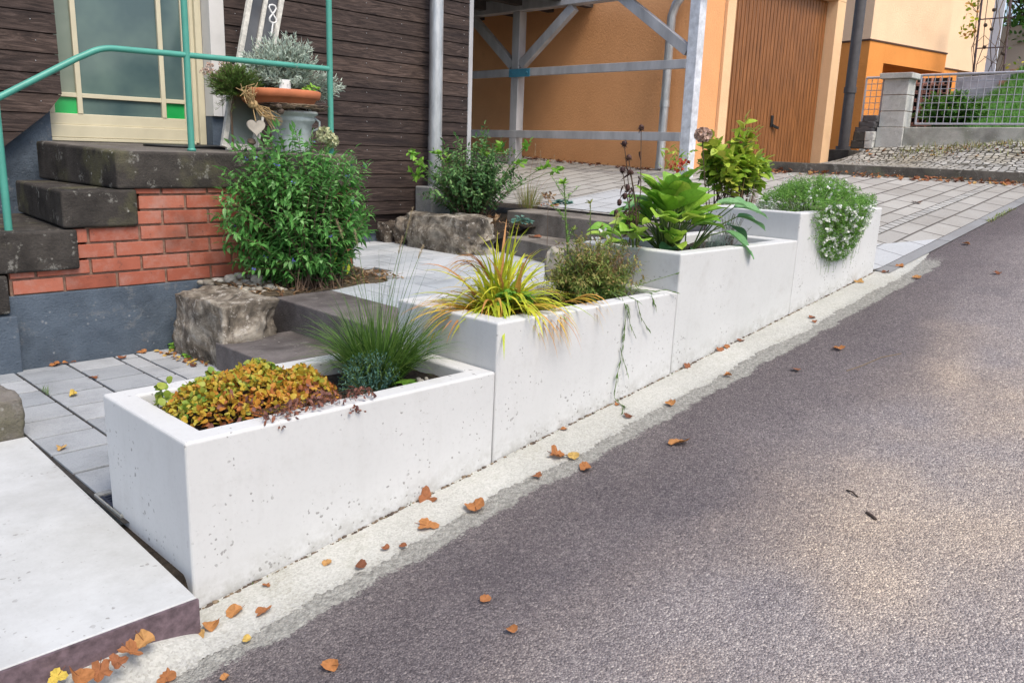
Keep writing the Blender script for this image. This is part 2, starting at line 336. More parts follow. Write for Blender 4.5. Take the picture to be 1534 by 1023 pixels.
# ------------------------------------------------------------------ geometry helpers
class MB:
    """collects faces and links them as ONE mesh"""
    def __init__(s): s.v = []; s.f = []; s.a = []; s.sm = []
    def add(s, verts, faces, val=.5, smooth=False):
        b = len(s.v); s.v.extend(tuple(x) for x in verts)
        for f in faces: s.f.append(tuple(b + i for i in f)); s.a.append(val); s.sm.append(smooth)
    def box(s, x0, x1, y0, y1, z0, z1, val=.5):
        s.add([(x, y, z) for z in (z0, z1) for y in (y0, y1) for x in (x0, x1)],
              [(0, 2, 3, 1), (4, 5, 7, 6), (0, 1, 5, 4), (1, 3, 7, 5), (3, 2, 6, 7), (2, 0, 4, 6)], val)
    def bar(s, a, b, w, h, up=(0, 0, 1), val=.5):
        a, b = V(*a), V(*b); d = (b - a).normalized(); u = V(*up); r = d.cross(u).normalized(); u = r.cross(d).normalized()
        vs = [p + r * (i * w / 2) + u * (j * h / 2) for p in (a, b) for j in (-1, 1) for i in (-1, 1)]
        s.add(vs, [(0, 1, 3, 2), (4, 6, 7, 5), (0, 4, 5, 1), (1, 5, 7, 3), (3, 7, 6, 2), (2, 6, 4, 0)], val)
    def prism(s, poly, z0, z1, val=.5):
        """poly: counter-clockwise xy list; z0, z1 numbers or per-vertex lists"""
        n = len(poly); zz0 = z0 if isinstance(z0, (list, tuple)) else [z0] * n; zz1 = z1 if isinstance(z1, (list, tuple)) else [z1] * n
        vs = [(x, y, z) for (x, y), z in zip(poly, zz0)] + [(x, y, z) for (x, y), z in zip(poly, zz1)]
        s.add(vs, [tuple(range(n - 1, -1, -1)), tuple(range(n, 2 * n))] + [(i, (i + 1) % n, n + (i + 1) % n, n + i) for i in range(n)], val)
    def tube(s, pts, r, n=8, val=.5, caps=True, smooth=True):
        pts = [V(*p) for p in pts]; m = len(pts); rr = r if isinstance(r, (list, tuple)) else [r] * m
        vs = []; t0 = (pts[1] - pts[0]).normalized(); ref = V(0, 0, 1) if abs(t0.z) < .9 else V(1, 0, 0); u = t0.cross(ref).normalized()
        for i, p in enumerate(pts):
            t = (pts[min(i + 1, m - 1)] - pts[max(i - 1, 0)]).normalized(); u = (u - t * u.dot(t)).normalized(); w = t.cross(u)
            for k in range(n):
                a = 2 * PI * k / n; vs.append(p + (u * math.cos(a) + w * math.sin(a)) * rr[i])
        fs = [(i * n + k, i * n + (k + 1) % n, (i + 1) * n + (k + 1) % n, (i + 1) * n + k) for i in range(m - 1) for k in range(n)]
        s.add(vs, fs, val, smooth)
        if caps: s.add(vs[:n][::-1], [tuple(range(n))], val); s.add(vs[-n:], [tuple(range(n))], val)
    def lathe(s, prof, c, n=32, val=.5, wob=0):
        cx, cy, cz = c; vs = []
        for r, z in prof:
            for k in range(n):
                a = 2 * PI * k / n; q = r * (1 + wob * math.sin(3 * a + z * 20)); vs.append((cx + q * math.cos(a), cy + q * math.sin(a), cz + z))
        fs = [(i * n + k, i * n + (k + 1) % n, (i + 1) * n + (k + 1) % n, (i + 1) * n + k) for i in range(len(prof) - 1) for k in range(n)]
        s.add(vs, fs, val, True)
        if prof[0][0] > 1e-4: s.add(vs[:n][::-1], [tuple(range(n))], val)
        if prof[-1][0] > 1e-4: s.add(vs[-n:], [tuple(range(n))], val)
    PROF = {'lance': ((0, .12), (.28, .9), (.6, .75), (1, 0)), 'oval': ((0, .2), (.25, .85), (.55, 1), (.85, .6), (1, 0)),
            'round': ((0, .3), (.25, .9), (.6, 1), (.9, .55), (1, 0)), 'heart': ((0, .25), (.12, .85), (.32, 1), (.62, .72), (.86, .3), (1, 0)),
            'needle': ((0, .8), (.6, 1), (1, 0)), 'dia': ((0, 0), (.5, 1), (1, 0))}
    def leaf(s, p, d, nrm, L, W, prof='lance', val=.5, fold=.25, curl=.2, wave=0.):
        p = V(*p); d = V(*d).normalized(); nrm = V(*nrm); w = d.cross(nrm)
        if w.length < 1e-4: w = d.cross(V(.3, .9, .1))
        w.normalize(); n = w.cross(d).normalized(); pr = s.PROF[prof]; vs = []; fs = []
        for i, (t, q) in enumerate(pr):
            c = p + d * (t * L) - n * (curl * t * t * L); h = q * W * .5; z = n * (fold * h)
            wv = n * (wave * W * (1 if i % 2 else -1))
            vs += [c - w * h + z + wv, c, c + w * h + z - wv]
        for i in range(len(pr) - 1):
            b = i * 3; fs += [(b, b + 1, b + 4, b + 3), (b + 1, b + 2, b + 5, b + 4)]
        s.add(vs, fs, val, prof in ('heart', 'oval', 'round'))
    def blade(s, p, d, L, W, droop=.5, seg=6, val=.5, twist=0., side=None):
        """grass blade: starts along d and bends down under its weight"""
        p = V(*p); d = V(*d).normalized(); w = d.cross(V(0, 0, 1))
        if w.length < 1e-3: w = V(1, 0, 0)
        w.normalize()
        if side is not None: w = (w + V(*side) * twist).normalized()
        vs = []; q = p.copy(); st = L / seg
        for i in range(seg + 1):
            t = i / seg; h = W * .5 * (1 - t ** 2.2) * (.55 + .45 * min(1, t * 4)); vs += [q - w * h, q + w * h]
            d = (d + V(0, 0, -droop * st / L * (0.5 + 1.6 * t))).normalized(); q = q + d * st
        s.add(vs, [(2 * i, 2 * i + 1, 2 * i + 3, 2 * i + 2) for i in range(seg)], val, True)
        return q
    def build(s, name, mat, parent=None, org=None, bevel=0, smooth=False, segs=2, sub=0):
        me = bpy.data.meshes.new(name)
        if parent is not None: o0 = V(*parent['_org'])
        else:
            o0 = V(*org) if org is not None else V(0, 0, 0)
        me.from_pydata([(x - o0.x, y - o0.y, z - o0.z) for x, y, z in s.v], [], s.f)
        at = me.attributes.new('v', 'FLOAT', 'FACE'); at.data.foreach_set('value', s.a)
        me.polygons.foreach_set('use_smooth', [bool(k or smooth) for k in s.sm]); me.update()
        me.materials.append(M[mat] if isinstance(mat, str) else mat)
        o = bpy.data.objects.new(name, me); C.objects.link(o); o['_org'] = tuple(o0)
        if parent is not None: o.parent = parent
        else: o.location = o0
        if bevel:
            b = o.modifiers.new('bevel', 'BEVEL'); b.width = bevel; b.segments = segs; b.limit_method = 'ANGLE'; b.angle_limit = .6
        return o
def tag(o, label=None, cat=None, group=None, kind=None):
    for k, v in (('label', label), ('category', cat), ('group', group), ('kind', kind)):
        if v: o[k] = v
    return o
def thing(name, loc, label, cat, group=None):
    o = bpy.data.objects.new(name, None); o.empty_display_size = .1; C.objects.link(o); o.location = loc; o['_org'] = tuple(loc)
    return tag(o, label, cat, group)
def struct(o): o['kind'] = 'structure'; return o
def U(a, b): return R.uniform(a, b)
def rdir(up=0.):
    while True:
        v = V(U(-1, 1), U(-1, 1), U(-1, 1))
        if .05 < v.length < 1:
            v.normalize(); v.z += up; return v.normalized()
def sheet(name, fn, nu, nv, mat, kind='structure', smooth=True):
    mb = MB(); vs = [fn(i / nu, j / nv) for j in range(nv + 1) for i in range(nu + 1)]
    mb.add(vs, [(j * (nu + 1) + i, j * (nu + 1) + i + 1, (j + 1) * (nu + 1) + i + 1, (j + 1) * (nu + 1) + i) for j in range(nv) for i in range(nu)], .5, smooth)
    o = mb.build(name, mat); o['kind'] = kind; return o
class TPS:
    def __init__(s, pts):
        P = np.array(pts, float); s.p = P[:, :2]; n = len(P); K = s.k(s.p[:, None, :] - s.p[None]); Q = np.c_[np.ones(n), s.p]
        A = np.zeros((n + 3, n + 3)); A[:n, :n] = K + np.eye(n) * 1e-4; A[:n, n:] = Q; A[n:, :n] = Q.T
        s.w = np.linalg.solve(A, np.r_[P[:, 2], 0, 0, 0])
    @staticmethod
    def k(d):
        r2 = (d ** 2).sum(-1) + 1e-12; return r2 * np.log(r2) * .5
    def __call__(s, x, y):
        return float(s.k(np.array([x, y]) - s.p) @ s.w[:-3] + s.w[-3] + s.w[-2] * x + s.w[-1] * y)
def nz(x, y, z, sc): return noise.noise(V(x * sc, y * sc, z * sc))
def rock(mb, c, hx, hy, hz, rot=0, seed=0, block=.5, amp=.12, n=20, val=.5, tilt=0.):
    """a boulder: rounded block, faceted and roughened with noise"""
    vs = []; fs = []; ids = {}
    def P(u, v, w):
        d = V(u, v, w); q = d.normalized(); m = max(abs(u), abs(v), abs(w)); d = q.lerp(d / m, block)
        k = 1 + amp * noise.noise(q * 1.7 + V(seed, seed * 2, 0)) * 1.6 + amp * .5 * noise.noise(q * 4.5 + V(0, seed, seed)) + amp * .28 * noise.noise(q * 11 + V(seed, 0, 3))
        d = d * k; x, y, z = d.x * hx, d.y * hy, d.z * hz; z += tilt * x
        ca, sa = math.cos(rot), math.sin(rot); return (c[0] + x * ca - y * sa, c[1] + x * sa + y * ca, c[2] + z)
    for ax in range(3):
        for sg in (-1, 1):
            for i in range(n):
                for j in range(n):
                    quad = []
                    for a, b in ((i, j), (i + 1, j), (i + 1, j + 1), (i, j + 1)):
                        co = [0, 0, 0]; co[ax] = sg; co[(ax + 1) % 3] = -1 + 2 * a / n; co[(ax + 2) % 3] = -1 + 2 * b / n
                        key = tuple(round(x * n) for x in co)
                        if key not in ids: ids[key] = len(vs); vs.append(P(*co))
                        quad.append(ids[key])
                    fs.append(quad if sg > 0 else quad[::-1])
    mb.add(vs, fs, val, True)
def disc_leaf(mb, c, r, seed, lobes=0, curl=.3, yaw=0, val=.5, n=22, asp=1., tilt=(0, 0, 1)):
    """a dry fallen leaf: oval or lobed blade, curled, with a stalk"""
    rr = random.Random(seed); nrm = V(*tilt).normalized(); ex = nrm.cross(V(math.sin(yaw), -math.cos(yaw), 0)).normalized(); ey = nrm.cross(ex)
    vs = []; rings = 3; fs = []; ca = rr.uniform(0, PI); b = rr.uniform(.5, 1); ripple = rr.uniform(0, 6)
    def pt(t, a):
        if lobes: q = .58 + .42 * abs(math.cos(lobes * a * .5)) ** 1.3 + .06 * math.sin(13 * a + seed)
        else: q = (1 - .12 * math.cos(2 * a)) + .05 * math.sin(7 * a + seed)
        x = t * r * q * math.cos(a) * asp; y = t * r * q * math.sin(a)
        s_ = (x * math.cos(ca) + y * math.sin(ca)) / r
        z = r * curl * (s_ * s_ * b + .22 * t * math.sin(3 * a + ripple)) + r * .06 * t * math.sin(9 * a + seed)
        return V(*c) + ex * x + ey * y + nrm * (z + .003)
    vs.append(pt(0, 0))
    for k in range(1, rings + 1): vs += [pt(k / rings, 2 * PI * i / n) for i in range(n)]
    fs += [(0, 1 + i, 1 + (i + 1) % n) for i in range(n)]
    for k in range(rings - 1):
        o = 1 + k * n; fs += [(o + i, o + n + i, o + n + (i + 1) % n, o + (i + 1) % n) for i in range(n)]
    mb.add(vs, fs, val, False)
    a = pt(1, PI); mb.tube([pt(.2, PI), a, a - ex * r * .5 + nrm * r * .12], r * .035, 4, .15)

# ------------------------------------------------------------------ camera
CAM = (1233.3454, .76806, .229005, .0346074, -.9128882, -2.12196203, 1.33545703)
def camera():
    f, yaw, pit, rol = CAM[:4]
    fw = V(math.cos(pit) * math.cos(yaw), math.cos(pit) * math.sin(yaw), -math.sin(pit)); r = V(math.sin(yaw), -math.cos(yaw), 0); u = r.cross(fw)
    c, s = math.cos(rol), math.sin(rol); r2 = r * c + u * s; u2 = u * c - r * s
    cd = bpy.data.cameras.new('camera'); o = bpy.data.objects.new('camera', cd); C.objects.link(o)
    m = Matrix((r2, u2, -fw)).transposed().to_4x4(); m.translation = V(*CAM[4:7]); o.matrix_world = m
    cd.sensor_width = 36; cd.lens = 36 * f / 1534; cd.clip_end = 500; cd.clip_start = .05
    bpy.context.scene.camera = o
camera()

# ------------------------------------------------------------------ light
def light():
    w = bpy.data.worlds.new('World'); bpy.context.scene.world = w; w.use_nodes = True
    n = w.node_tree.nodes; sk = n.new('ShaderNodeTexSky'); sk.sky_type = 'NISHITA'; sk.sun_disc = False
    to = V(-.12, -.68, 1.05).normalized(); el = math.asin(to.z); sk.sun_elevation = el; sk.sun_rotation = math.atan2(to.x, to.y)
    sk.air_density = 1; sk.dust_density = 3; sk.ozone_density = 1
    w.node_tree.links.new(sk.outputs[0], n['Background'].inputs[0]); n['Background'].inputs[1].default_value = .125
    l = bpy.data.lights.new('sun', 'SUN'); l.energy = 1.5; l.angle = math.radians(24); l.color = (1, .93, .82)
    o = bpy.data.objects.new('sun', l); C.objects.link(o); o.rotation_euler = to.to_track_quat('Z', 'Y').to_euler()
    vs = bpy.context.scene.view_settings; vs.view_transform = 'Standard'; vs.look = 'None'; vs.exposure = .90; vs.gamma = 1
light()

# ------------------------------------------------------------------ ground, road, strips
o = sheet('ground', lambda u, v: (-60 + 160 * u, -60 + 160 * v, SL * (-60 + 160 * u) - .4), 16, 16, 'earth')
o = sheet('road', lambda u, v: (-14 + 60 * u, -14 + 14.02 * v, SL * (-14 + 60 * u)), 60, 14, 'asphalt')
def strip_pt(u, v):
    x = -.75 + 6.6 * u
    e = -.20 - .02 * max(0, min(1, (.16 - x) / .22)) + .035 * nz(x, 0, 3, 2.2) + .025 * nz(x, 5, 1, 9) + .02 * nz(x, 2, 7, 34) + .014 * nz(x, 4, 2, 90)
    if x > 5.0: e *= max(.2, 1 - (x - 5.0) / 1.0)
    z = SL * x + .007 - .006 * v ** 3
    if x < -.036:
        y = e * v; k = min(1, (-.035 - x) / .2) ** .6 * max(0, min(1, (.215 + y) / .08)); z += k * max(0, max(.038, .06 + .06 * x) - z)
    return (x, e * v, z)
sheet('gutter_strip', strip_pt, 1500, 12, 'strip')
# driveway of pavers above the planters
DRV = TPS([(4.84, -.03, .607), (6, 0, .752), (7.4, .02, .928), (8.85, .05, 1.108), (9.25, .21, 1.166), (7.62, 2.44, 1.192), (7.2, 3.448, 1.174), (7.2, 5.685, 1.251),
           (4.2, 3.0, .815), (4.2, .7, .815), (4.2, 1.8, .815), (7.2, 3.0, 1.185), (8.4, 1.35, 1.18), (4.2, 5, .83), (7.2, 7, 1.3)])
def drive_pt(u, v):
    y = .012 + 6.87 * v
    if y <= .21: xe = 9.25 + (.21 - y) * .7
    elif y < 2.9: xe = 9.25 - (y - .21) * (9.25 - 7.29) / (2.9 - .21)
    else: xe = 7.29
    x = 4.55 + (xe - 4.55) * u; return (x, y, DRV(x, y))
sheet('driveway', drive_pt, 60, 60, 'drive')
def pale_pt(u, v):
    x = 4.60 + .62 * u + .5 * u * v; y = .62 + 2.3 * v; return (x, y, DRV(x, y) + .004)
sheet('landing_slabs', pale_pt, 16, 24, 'drive_pale')
def sett_pt(u, v):
    x = 4.83 + 4.0 * u; y = .36 + .09 * v; return (x, y, DRV(x, y) + .005)
sheet('landing_slabs', lambda u, v: (4.802 + (1.25 - .75 * v) * u, .012 + .345 * v, DRV(4.802 + (1.25 - .75 * v) * u, .012 + .345 * v) + .004), 12, 10, 'drive_pale')
sheet('sett_row', sett_pt, 50, 2, 'setts_row')
sheet('edging_strip', lambda u, v: (4.82 + 9 * u, -.10 + .10 * v, SL * (4.82 + 9 * u) + .010 + .004 * v), 60, 2, 'edging')
# kerb between driveway and cobbles
def kerb():
    mb = MB(); a = V(7.30, 2.89, 1.18); b = V(9.25, .21, 1.166); c = V(10.6, -1.62, SL * 10.6)
    pts = [a.lerp(b, i / 12) for i in range(13)]; pts = [V(p.x, p.y, DRV(p.x, p.y)) for p in pts] + [b.lerp(c, i / 4) for i in range(1, 5)]
    d = (b - a).normalized(); n = V(-d.y, d.x, 0) * -1
    n = V(.81, .59, 0)
    for i in range(len(pts) - 1):
        p, q = pts[i], pts[i + 1]; h = .105
        mb.add([p - V(0, 0, .1), q - V(0, 0, .1), q + V(0, 0, h), p + V(0, 0, h), p + n * .09 + V(0, 0, h + .004), q + n * .09 + V(0, 0, h + .004), p + n * .09 - V(0, 0, .1), q + n * .09 - V(0, 0, .1)],
               [(0, 1, 2, 3), (3, 2, 5, 4), (4, 5, 7, 6)], .5)
    struct(mb.build('kerb', 'kerb'))
kerb()
# cobbled forecourt behind the kerb
COB = TPS([(7.40, 2.95, 1.262), (8.4, 3.0, 1.272), (10.2, 3.0, 1.272), (10.6, 2.95, 1.262), (11.2, 3.05, 1.262), (7.75, 2.47, 1.262), (8.55, 1.36, 1.25), (9.38, .24, 1.243), (9.7, 2.2, 1.29),
           (10.35, 2.1, 1.40), (10.55, 2.35, 1.515), (10.55, 2.0, 1.522), (10.5, 1.3, 1.545), (10.5, .6, 1.60), (12, 3.1, 1.66), (11.2, 2.5, 1.50), (10.2, .2, 1.42), (10.6, -1, 1.62), (12.5, .5, 1.85)])
def cob_pt(u, v):
    y = -.9 + 3.9 * v; x0 = 7.36 + max(0, (2.89 - y)) * (1.96 / 2.69) + .07; x = x0 + (12.4 - x0) * u; return (x, y, COB(x, y))
sheet('cobbles', cob_pt, 50, 50, 'cobbles')
# ------------------------------------------------------------------ lower path (individual pavers in joint sand) and upper path
def lower_path():
    z = .13; sheet('path_bed', lambda u, v: (-.013 + 2.0 * u, .45 + 2.2 * v, z - .008), 6, 6, 'joint'); sheet('path_bed', lambda u, v: (-1.6 + 1.57 * u, 1.475 + 1.2 * v, z - .008), 6, 6, 'joint')
    sheet('path_bed', lambda u, v: (-.06 + .09 * u, -.002 + .522 * v, .0 + .098 * min(1, v * 9)), 2, 40, 'soil'); mb = MB(); cols = [(.0, .245), (.245, .50), (.50, .745), (.745, .86), (.86, 1.105)]
    for k, (x0, x1) in enumerate(cols):
        y = .50 + (.118 if k % 2 else 0) - .235
        while y < 2.59:
            a, b = max(y, .5), min(y + .235, 2.585)
            if b - a > .03 and not (k == 0 and b < .80):
                j = .0065; dz = U(-.0012, .0012); mb.box(x0 + j, x1 - j, a + j * 1.4, b - j * 1.4, z - .05, z + dz, R.random())
            y += .235
    for x0 in (-.262, -.512, -.762):
        y = 1.72
        while y < 2.58: mb.box(x0 + .0045, x0 + .2455, y + .0045, min(y + .2305, 2.58), z - .05, z, R.random()); y += .235
    struct(mb.build('path', 'paver', bevel=.003))
lower_path()
PLAT = TPS([(1.85, 2.15, .457), (1.85, .62, .457), (3.6, 3.6, .50), (3.5, .62, .485), (2.6, 3.0, .477), (3.5, 2.2, .492)])
def upper_path():
    sheet('path_bed', lambda u, v: (1.85 + 2.5 * u, .58 + 4.4 * v, PLAT(1.85 + 2.5 * u, .58 + 4.4 * v) - .014), 12, 12, 'joint')
    mb = MB(); y = .60; k = 0
    while y < 4.9:
        x = 1.865 - (.19 if k % 2 else .0); k += 1
        while x < 4.2:
            a, b = max(x, 1.865), min(x + .38, 4.2)
            xc = (a + b) / 2
            # leave the planting bed free
            if b - a > .04 and not (y > 2.16 and xc < 2.48 + .10 * (y - 2.2)):
                j = .004; q = [(a + j, y + j), (b - j, y + j), (b - j, y + .235 - j), (a + j, y + .235 - j)]
                mb.prism(q, [PLAT(*p) - .05 for p in q], [PLAT(*p) for p in q], R.random())
            x += .38
        y += .235
    struct(mb.build('upper_path', 'paver_up', bevel=.003))
upper_path()
def bed_pt(u, v):
    x = 1.30 + 1.24 * u; y = 2.14 + .50 * v; return (x, y, .44 + .06 * v + .02 * nz(x, y, 0, 5) + (.02 if u < .9 else 0) - .05 * max(0, u - .9) * 10)
sheet('planting_bed', bed_pt, 30, 14, 'earth')
sheet('planting_bed', lambda u, v: (2.3 + .3 * u, 2.2 + 1.9 * v, .462 + .012 * nz(u * 3, v * 9, 0, 2)), 8, 20, 'earth')
def bank_pt(u, v):
    x = 3.64 + .81 * u; y = 2.62 + 1.15 * v; return (x, y, .60 + .16 * u + .03 * nz(x, y, 2, 4))
sheet('planting_bank', bank_pt, 24, 30, 'soil')
# pale slab at the lower end
def slab():
    mb = MB(); mb.prism([(-2.2, -.105), (-.034, -.105), (-.006, 1.47), (-2.2, 1.47)], -.35, [.112, .112, .137, .137]); t = mb.build('pavement_slab', 'slab', bevel=.004); struct(t)
    mb = MB(); mb.prism([(-2.2, -.116), (-.033, -.116), (-.033, -.1065), (-2.2, -.1065)], -.45, .1095); b = mb.build('slab_edge', 'rust', t); 
slab()

# ------------------------------------------------------------------ planters
H = (.51989, .70567, .88535, 1.03878); PL = 1.2; PW = .60
def planter(k, label):
    x0, x1 = k * PL + .0025, (k + 1) * PL - .0025; h = H[k]; zb = SL * k * PL - .06; t = .082; fl = .012
    root = thing('planter_box', (x0, 0, SL * x0), label, 'planter', 'white concrete planters stepping up the street')
    def ring(a, b, c, d, z): return [(a, c, z), (b, c, z), (b, d, z), (a, d, z)]
    vs = ring(x0 + .002, x1 - .002, .004, PW - .004, zb) + ring(x0, x1, -.004, PW, h) + ring(x0 + t, x1 - t, t - .004, PW - t, h) + ring(x0 + t + .012, x1 - t - .012, t + .008, PW - t - .012, h - .2)
    fs = [(3, 2, 1, 0)]
    for b in (0, 4, 8): fs += [(b + i, b + (i + 1) % 4, b + 4 + (i + 1) % 4, b + 4 + i) for i in range(4)]
    fs.append((12, 13, 14, 15))
    mb = MB(); mb.add(vs, fs); mb.build('trough', 'white2' if k == 2 else 'white', root, bevel=.009, segs=3)
    mb = MB(); nu, nv = 26, 12; dz = .055
    vs = [(x0 + t - .001 + (x1 - x0 - 2 * t + .002) * i / nu, t - .006 + (PW - 2 * t + .008) * j / nv, h - dz + .018 * nz(x0 + i * .05, j * .05, k, 7)) for j in range(nv + 1) for i in range(nu + 1)]
    mb.add(vs, [(j * (nu + 1) + i, j * (nu + 1) + i + 1, (j + 1) * (nu + 1) + i + 1, (j + 1) * (nu + 1) + i) for j in range(nv) for i in range(nu)], .5, True)
    mb.build('soil', 'soil', root)
planter(0, 'lowest white concrete planter, with orange groundcover and a grass tuft')
planter(1, 'white concrete planter with yellow grass spilling over its near corner')
planter(2, 'slightly stained white concrete planter holding the big hosta')
planter(3, 'topmost white concrete planter, with white flowers hanging over its front')

# ------------------------------------------------------------------ stone steps of the garden path
def step(poly, z0, z1, label, mat='step'):
    mb = MB(); mb.prism(poly, z0, z1); o = mb.build('stone_step', mat, None, (sum(p[0] for p in poly) / len(poly), sum(p[1] for p in poly) / len(poly), z0), bevel=.008, segs=3)
    tag(o, label, 'step', 'stone steps of the garden path')
step([(1.06, .605), (1.56, .605), (1.56, 1.99), (1.06, 1.99)], .05, [.278, .282, .282, .278], 'lowest grey stone step, against the boulder by the orange groundcover planter')
step([(1.475, .605), (1.86, .605), (1.90, 2.16), (1.515, 2.19)], .2, [.452, .458, .458, .452], 'second grey stone step, between the pebble bed and the grass tuft')
step([(3.40, .605), (4.24, .605), (4.24, 2.75), (3.93, 2.75)], .4, .637, 'narrow brown stone step right of the long boulder', 'step_pale')
step([(4.215, .62), (4.62, .62), (4.62, 2.98), (4.25, 2.98)], .5, [.812, .826, .826, .814], 'topmost brown stone step, edging the carport paving', 'step_pale')

# ------------------------------------------------------------------ boulders and stones
def boulder(c, h, rot, seed, label, mat='rock', block=.6, amp=.13, n=26, tilt=0., group=None):
    mb = MB(); rock(mb, c, *h, rot, seed, block, amp, n, .5, tilt); return tag(mb.build('boulder', mat, None, (c[0], c[1], c[2] - h[2])), label, 'boulder', group or 'boulders edging the garden beds')
boulder((1.235, 2.20, .28), (.185, .285, .215), .05, 11, 'big dark and tan boulder between plinth wall and lowest step', 'rock', .78, .10, 34)
boulder((3.67, 3.08, .60), (.165, .42, .20), .03, 4, 'long rough boulder left of the brown stone step', 'rock', .72, .12, 34)
boulder((3.70, 3.62, .585), (.15, .10, .145), .2, 8, 'dark narrow boulder leaning at the end of the long one', 'rock_dark', .6, .14)
boulder((3.62, 3.88, .56), (.12, .17, .115), -.1, 21, 'low dark boulder under the timber wall', 'rock_dark', .7, .12)
boulder((2.27, .665, .745), (.05, .045, .11), .3, 5, 'pinkish upright stone behind the yellow grass planter', 'pebble', .4, .1, 12)
def block_stone():
    mb = MB(); rock(mb, (-.19, 1.62, .20), .185, .145, .10, .02, 31, .93, .035, 26)
    tag(mb.build('stone_block', 'stone_block', None, (-.19, 1.62, .12)), 'squared grey brown stone block at the corner of the pale slab', 'stone block')
block_stone()
def pebbles():
    mb = MB()
    for i in range(150):
        x, y = U(1.26, 1.98), U(2.24, 2.585); s = U(.010, .024)
        if y > 2.47: s *= 1.25
        z = .452 + .06 * (y - 2.14) / .5
        rock(mb, (x, y, z + s * .3), s * U(.9, 1.4), s * U(.9, 1.3), s * .7, U(0, 6), i, .25, .1, 4, R.random())
    for p in ((1.42, 2.50), (1.55, 2.42), (1.50, 2.54), (1.72, 2.5)):
        rock(mb, (p[0], p[1], .522), .038, .032, .026, U(0, 3), 7, .2, .1, 8, .85)
    for i in range(90):
        x = U(2.25, 2.5); y = U(2.4, 3.0); s = U(.010, .018); rock(mb, (x, y, .478), s * 1.3, s, s * .7, U(0, 6), i, .25, .1, 4, R.random())
    tag(mb.build('gravel', 'pebble'), 'pebbles on the planting bed under the big shrub', 'gravel', None, 'stuff')
    mb = MB()
    for i in range(620):
        x = U(1.3, 2.5); y = U(2.15, 2.58) if x < 1.95 else U(2.2, 2.4 + (2.5 - x) * .6)
        z = .456 + .06 * (y - 2.14) / .5
        d = V(U(-1, 1), U(-1, 1), U(-.25, .3)); mb.leaf((x, y, z + U(0, .014)), d, (U(-.4, .4), U(-.4, .4), 1), U(.02, .065), U(.008, .022), 'lance', R.random(), .4, U(-.4, .4))
    for i in range(120):
        x, y = U(3.5, 4.3), U(2.6, 3.2); d = V(U(-1, 1), U(-1, 1), U(-.2, .3)); mb.leaf((x, y, .56 + .16 * (x - 3.3) / 1.15 + .045), d, (U(-.4, .4), U(-.4, .4), 1), U(.02, .05), U(.01, .022), 'lance', R.random(), .4, .3)
    tag(mb.build('dry_leaf_mulch', 'lf_dry'), 'dry leaf mulch covering the planting bed', 'mulch', None, 'stuff')
pebbles()

# ------------------------------------------------------------------ entrance stairs
def stairs():
    Y = 2.6; root = thing('entrance_stairs', (1.3, 3.0, .13), 'blackened stone entrance stairs on a red brick base with blue grey plinth', 'stairs')
    mb = MB(); mb.box(-1.2, 2.38, Y, Y + .5, -.2, .515); mb.box(-1.2, .283, Y - .055, Y, -.2, .42); mb.build('plinth', 'plinth', root, bevel=.006)
    # mortar core and single bricks
    mo = MB(); mo.box(.277, 2.38, Y + .012, Y + .45, .515, .66); mo.box(.66, 2.38, Y + .012, Y + .45, .662, .90); mo.box(.96, 2.38, Y + .012, Y + .45, .902, 1.06); mo.build('brick_core', 'mortar', root)
    br = MB(); ch = .0838; bl = .268
    for r in range(7):
        z = .5165 + r * ch; lim = {0: .285, 1: .275, 2: .60, 3: .60, 4: .60, 5: .925, 6: .925}[r]
        x = .285 - (.134 if r % 2 else 0) - .02
        while x < 2.36:
            a, b = max(x, lim), min(x + bl, 2.37)
            if b - a > .03 and z < 1.05:
                dy = U(-.002, .002); br.box(a + .005, b - .006, Y + dy, Y + .06, z + .005 + U(-.0015, .0015), z + ch - .008, R.random())
            x += bl + .004
    br.build('brickwork', 'brick', root, bevel=.003)
    # landing and winding steps: front edge, then a nosing that runs back to the left
    def slab(poly, z0, z1, name='step'):
        m = MB(); m.prism(poly, z0, z1); return m.build(name, 'stair', root, bevel=.014, segs=3)
    slab([(.835, Y - .02), (2.40, Y - .02), (2.40, 3.78), (.80, 3.78)], 1.052, [1.254, 1.258, 1.285, 1.285], 'landing')
    m = MB(); m.prism([(.853, Y + .0), (2.38, Y + .0), (2.38, 3.76), (.82, 3.76)], 1.2, [1.2575, 1.2615, 1.288, 1.288]); m.build('landing_top', 'stair_tread', root, bevel=.006)
    slab([(.545, Y - .024), (.935, Y - .024), (1.0, 3.7), (.64, 3.7)], .852, [1.046, 1.05, 1.05, 1.046])
    slab([(-.10, Y - .028), (.61, Y - .028), (.70, 3.7), (-.1, 3.7)], .635, [.838, .845, .845, .838])
    slab([(-.9, Y - .032), (.262, Y - .032), (.262, 3.5), (-.9, 3.5)], .43, .628)
    m = MB(); m.box(-1.5, .93, 3.88, 3.93, .4, 1.62); m.build('recess_wall', 'plinth', root)
    m = MB(); m.lathe([(.0, 0), (.21, 0), (.21, .012), (.0, .013)], (0, 0, 0), 40); m.v = [(1.62 + x * 1.6, 3.30 + y * .9, 1.274 + z + .004 + (y * .9) * .02) for x, y, z in m.v]; m.build('door_mat', 'black', root)
stairs()

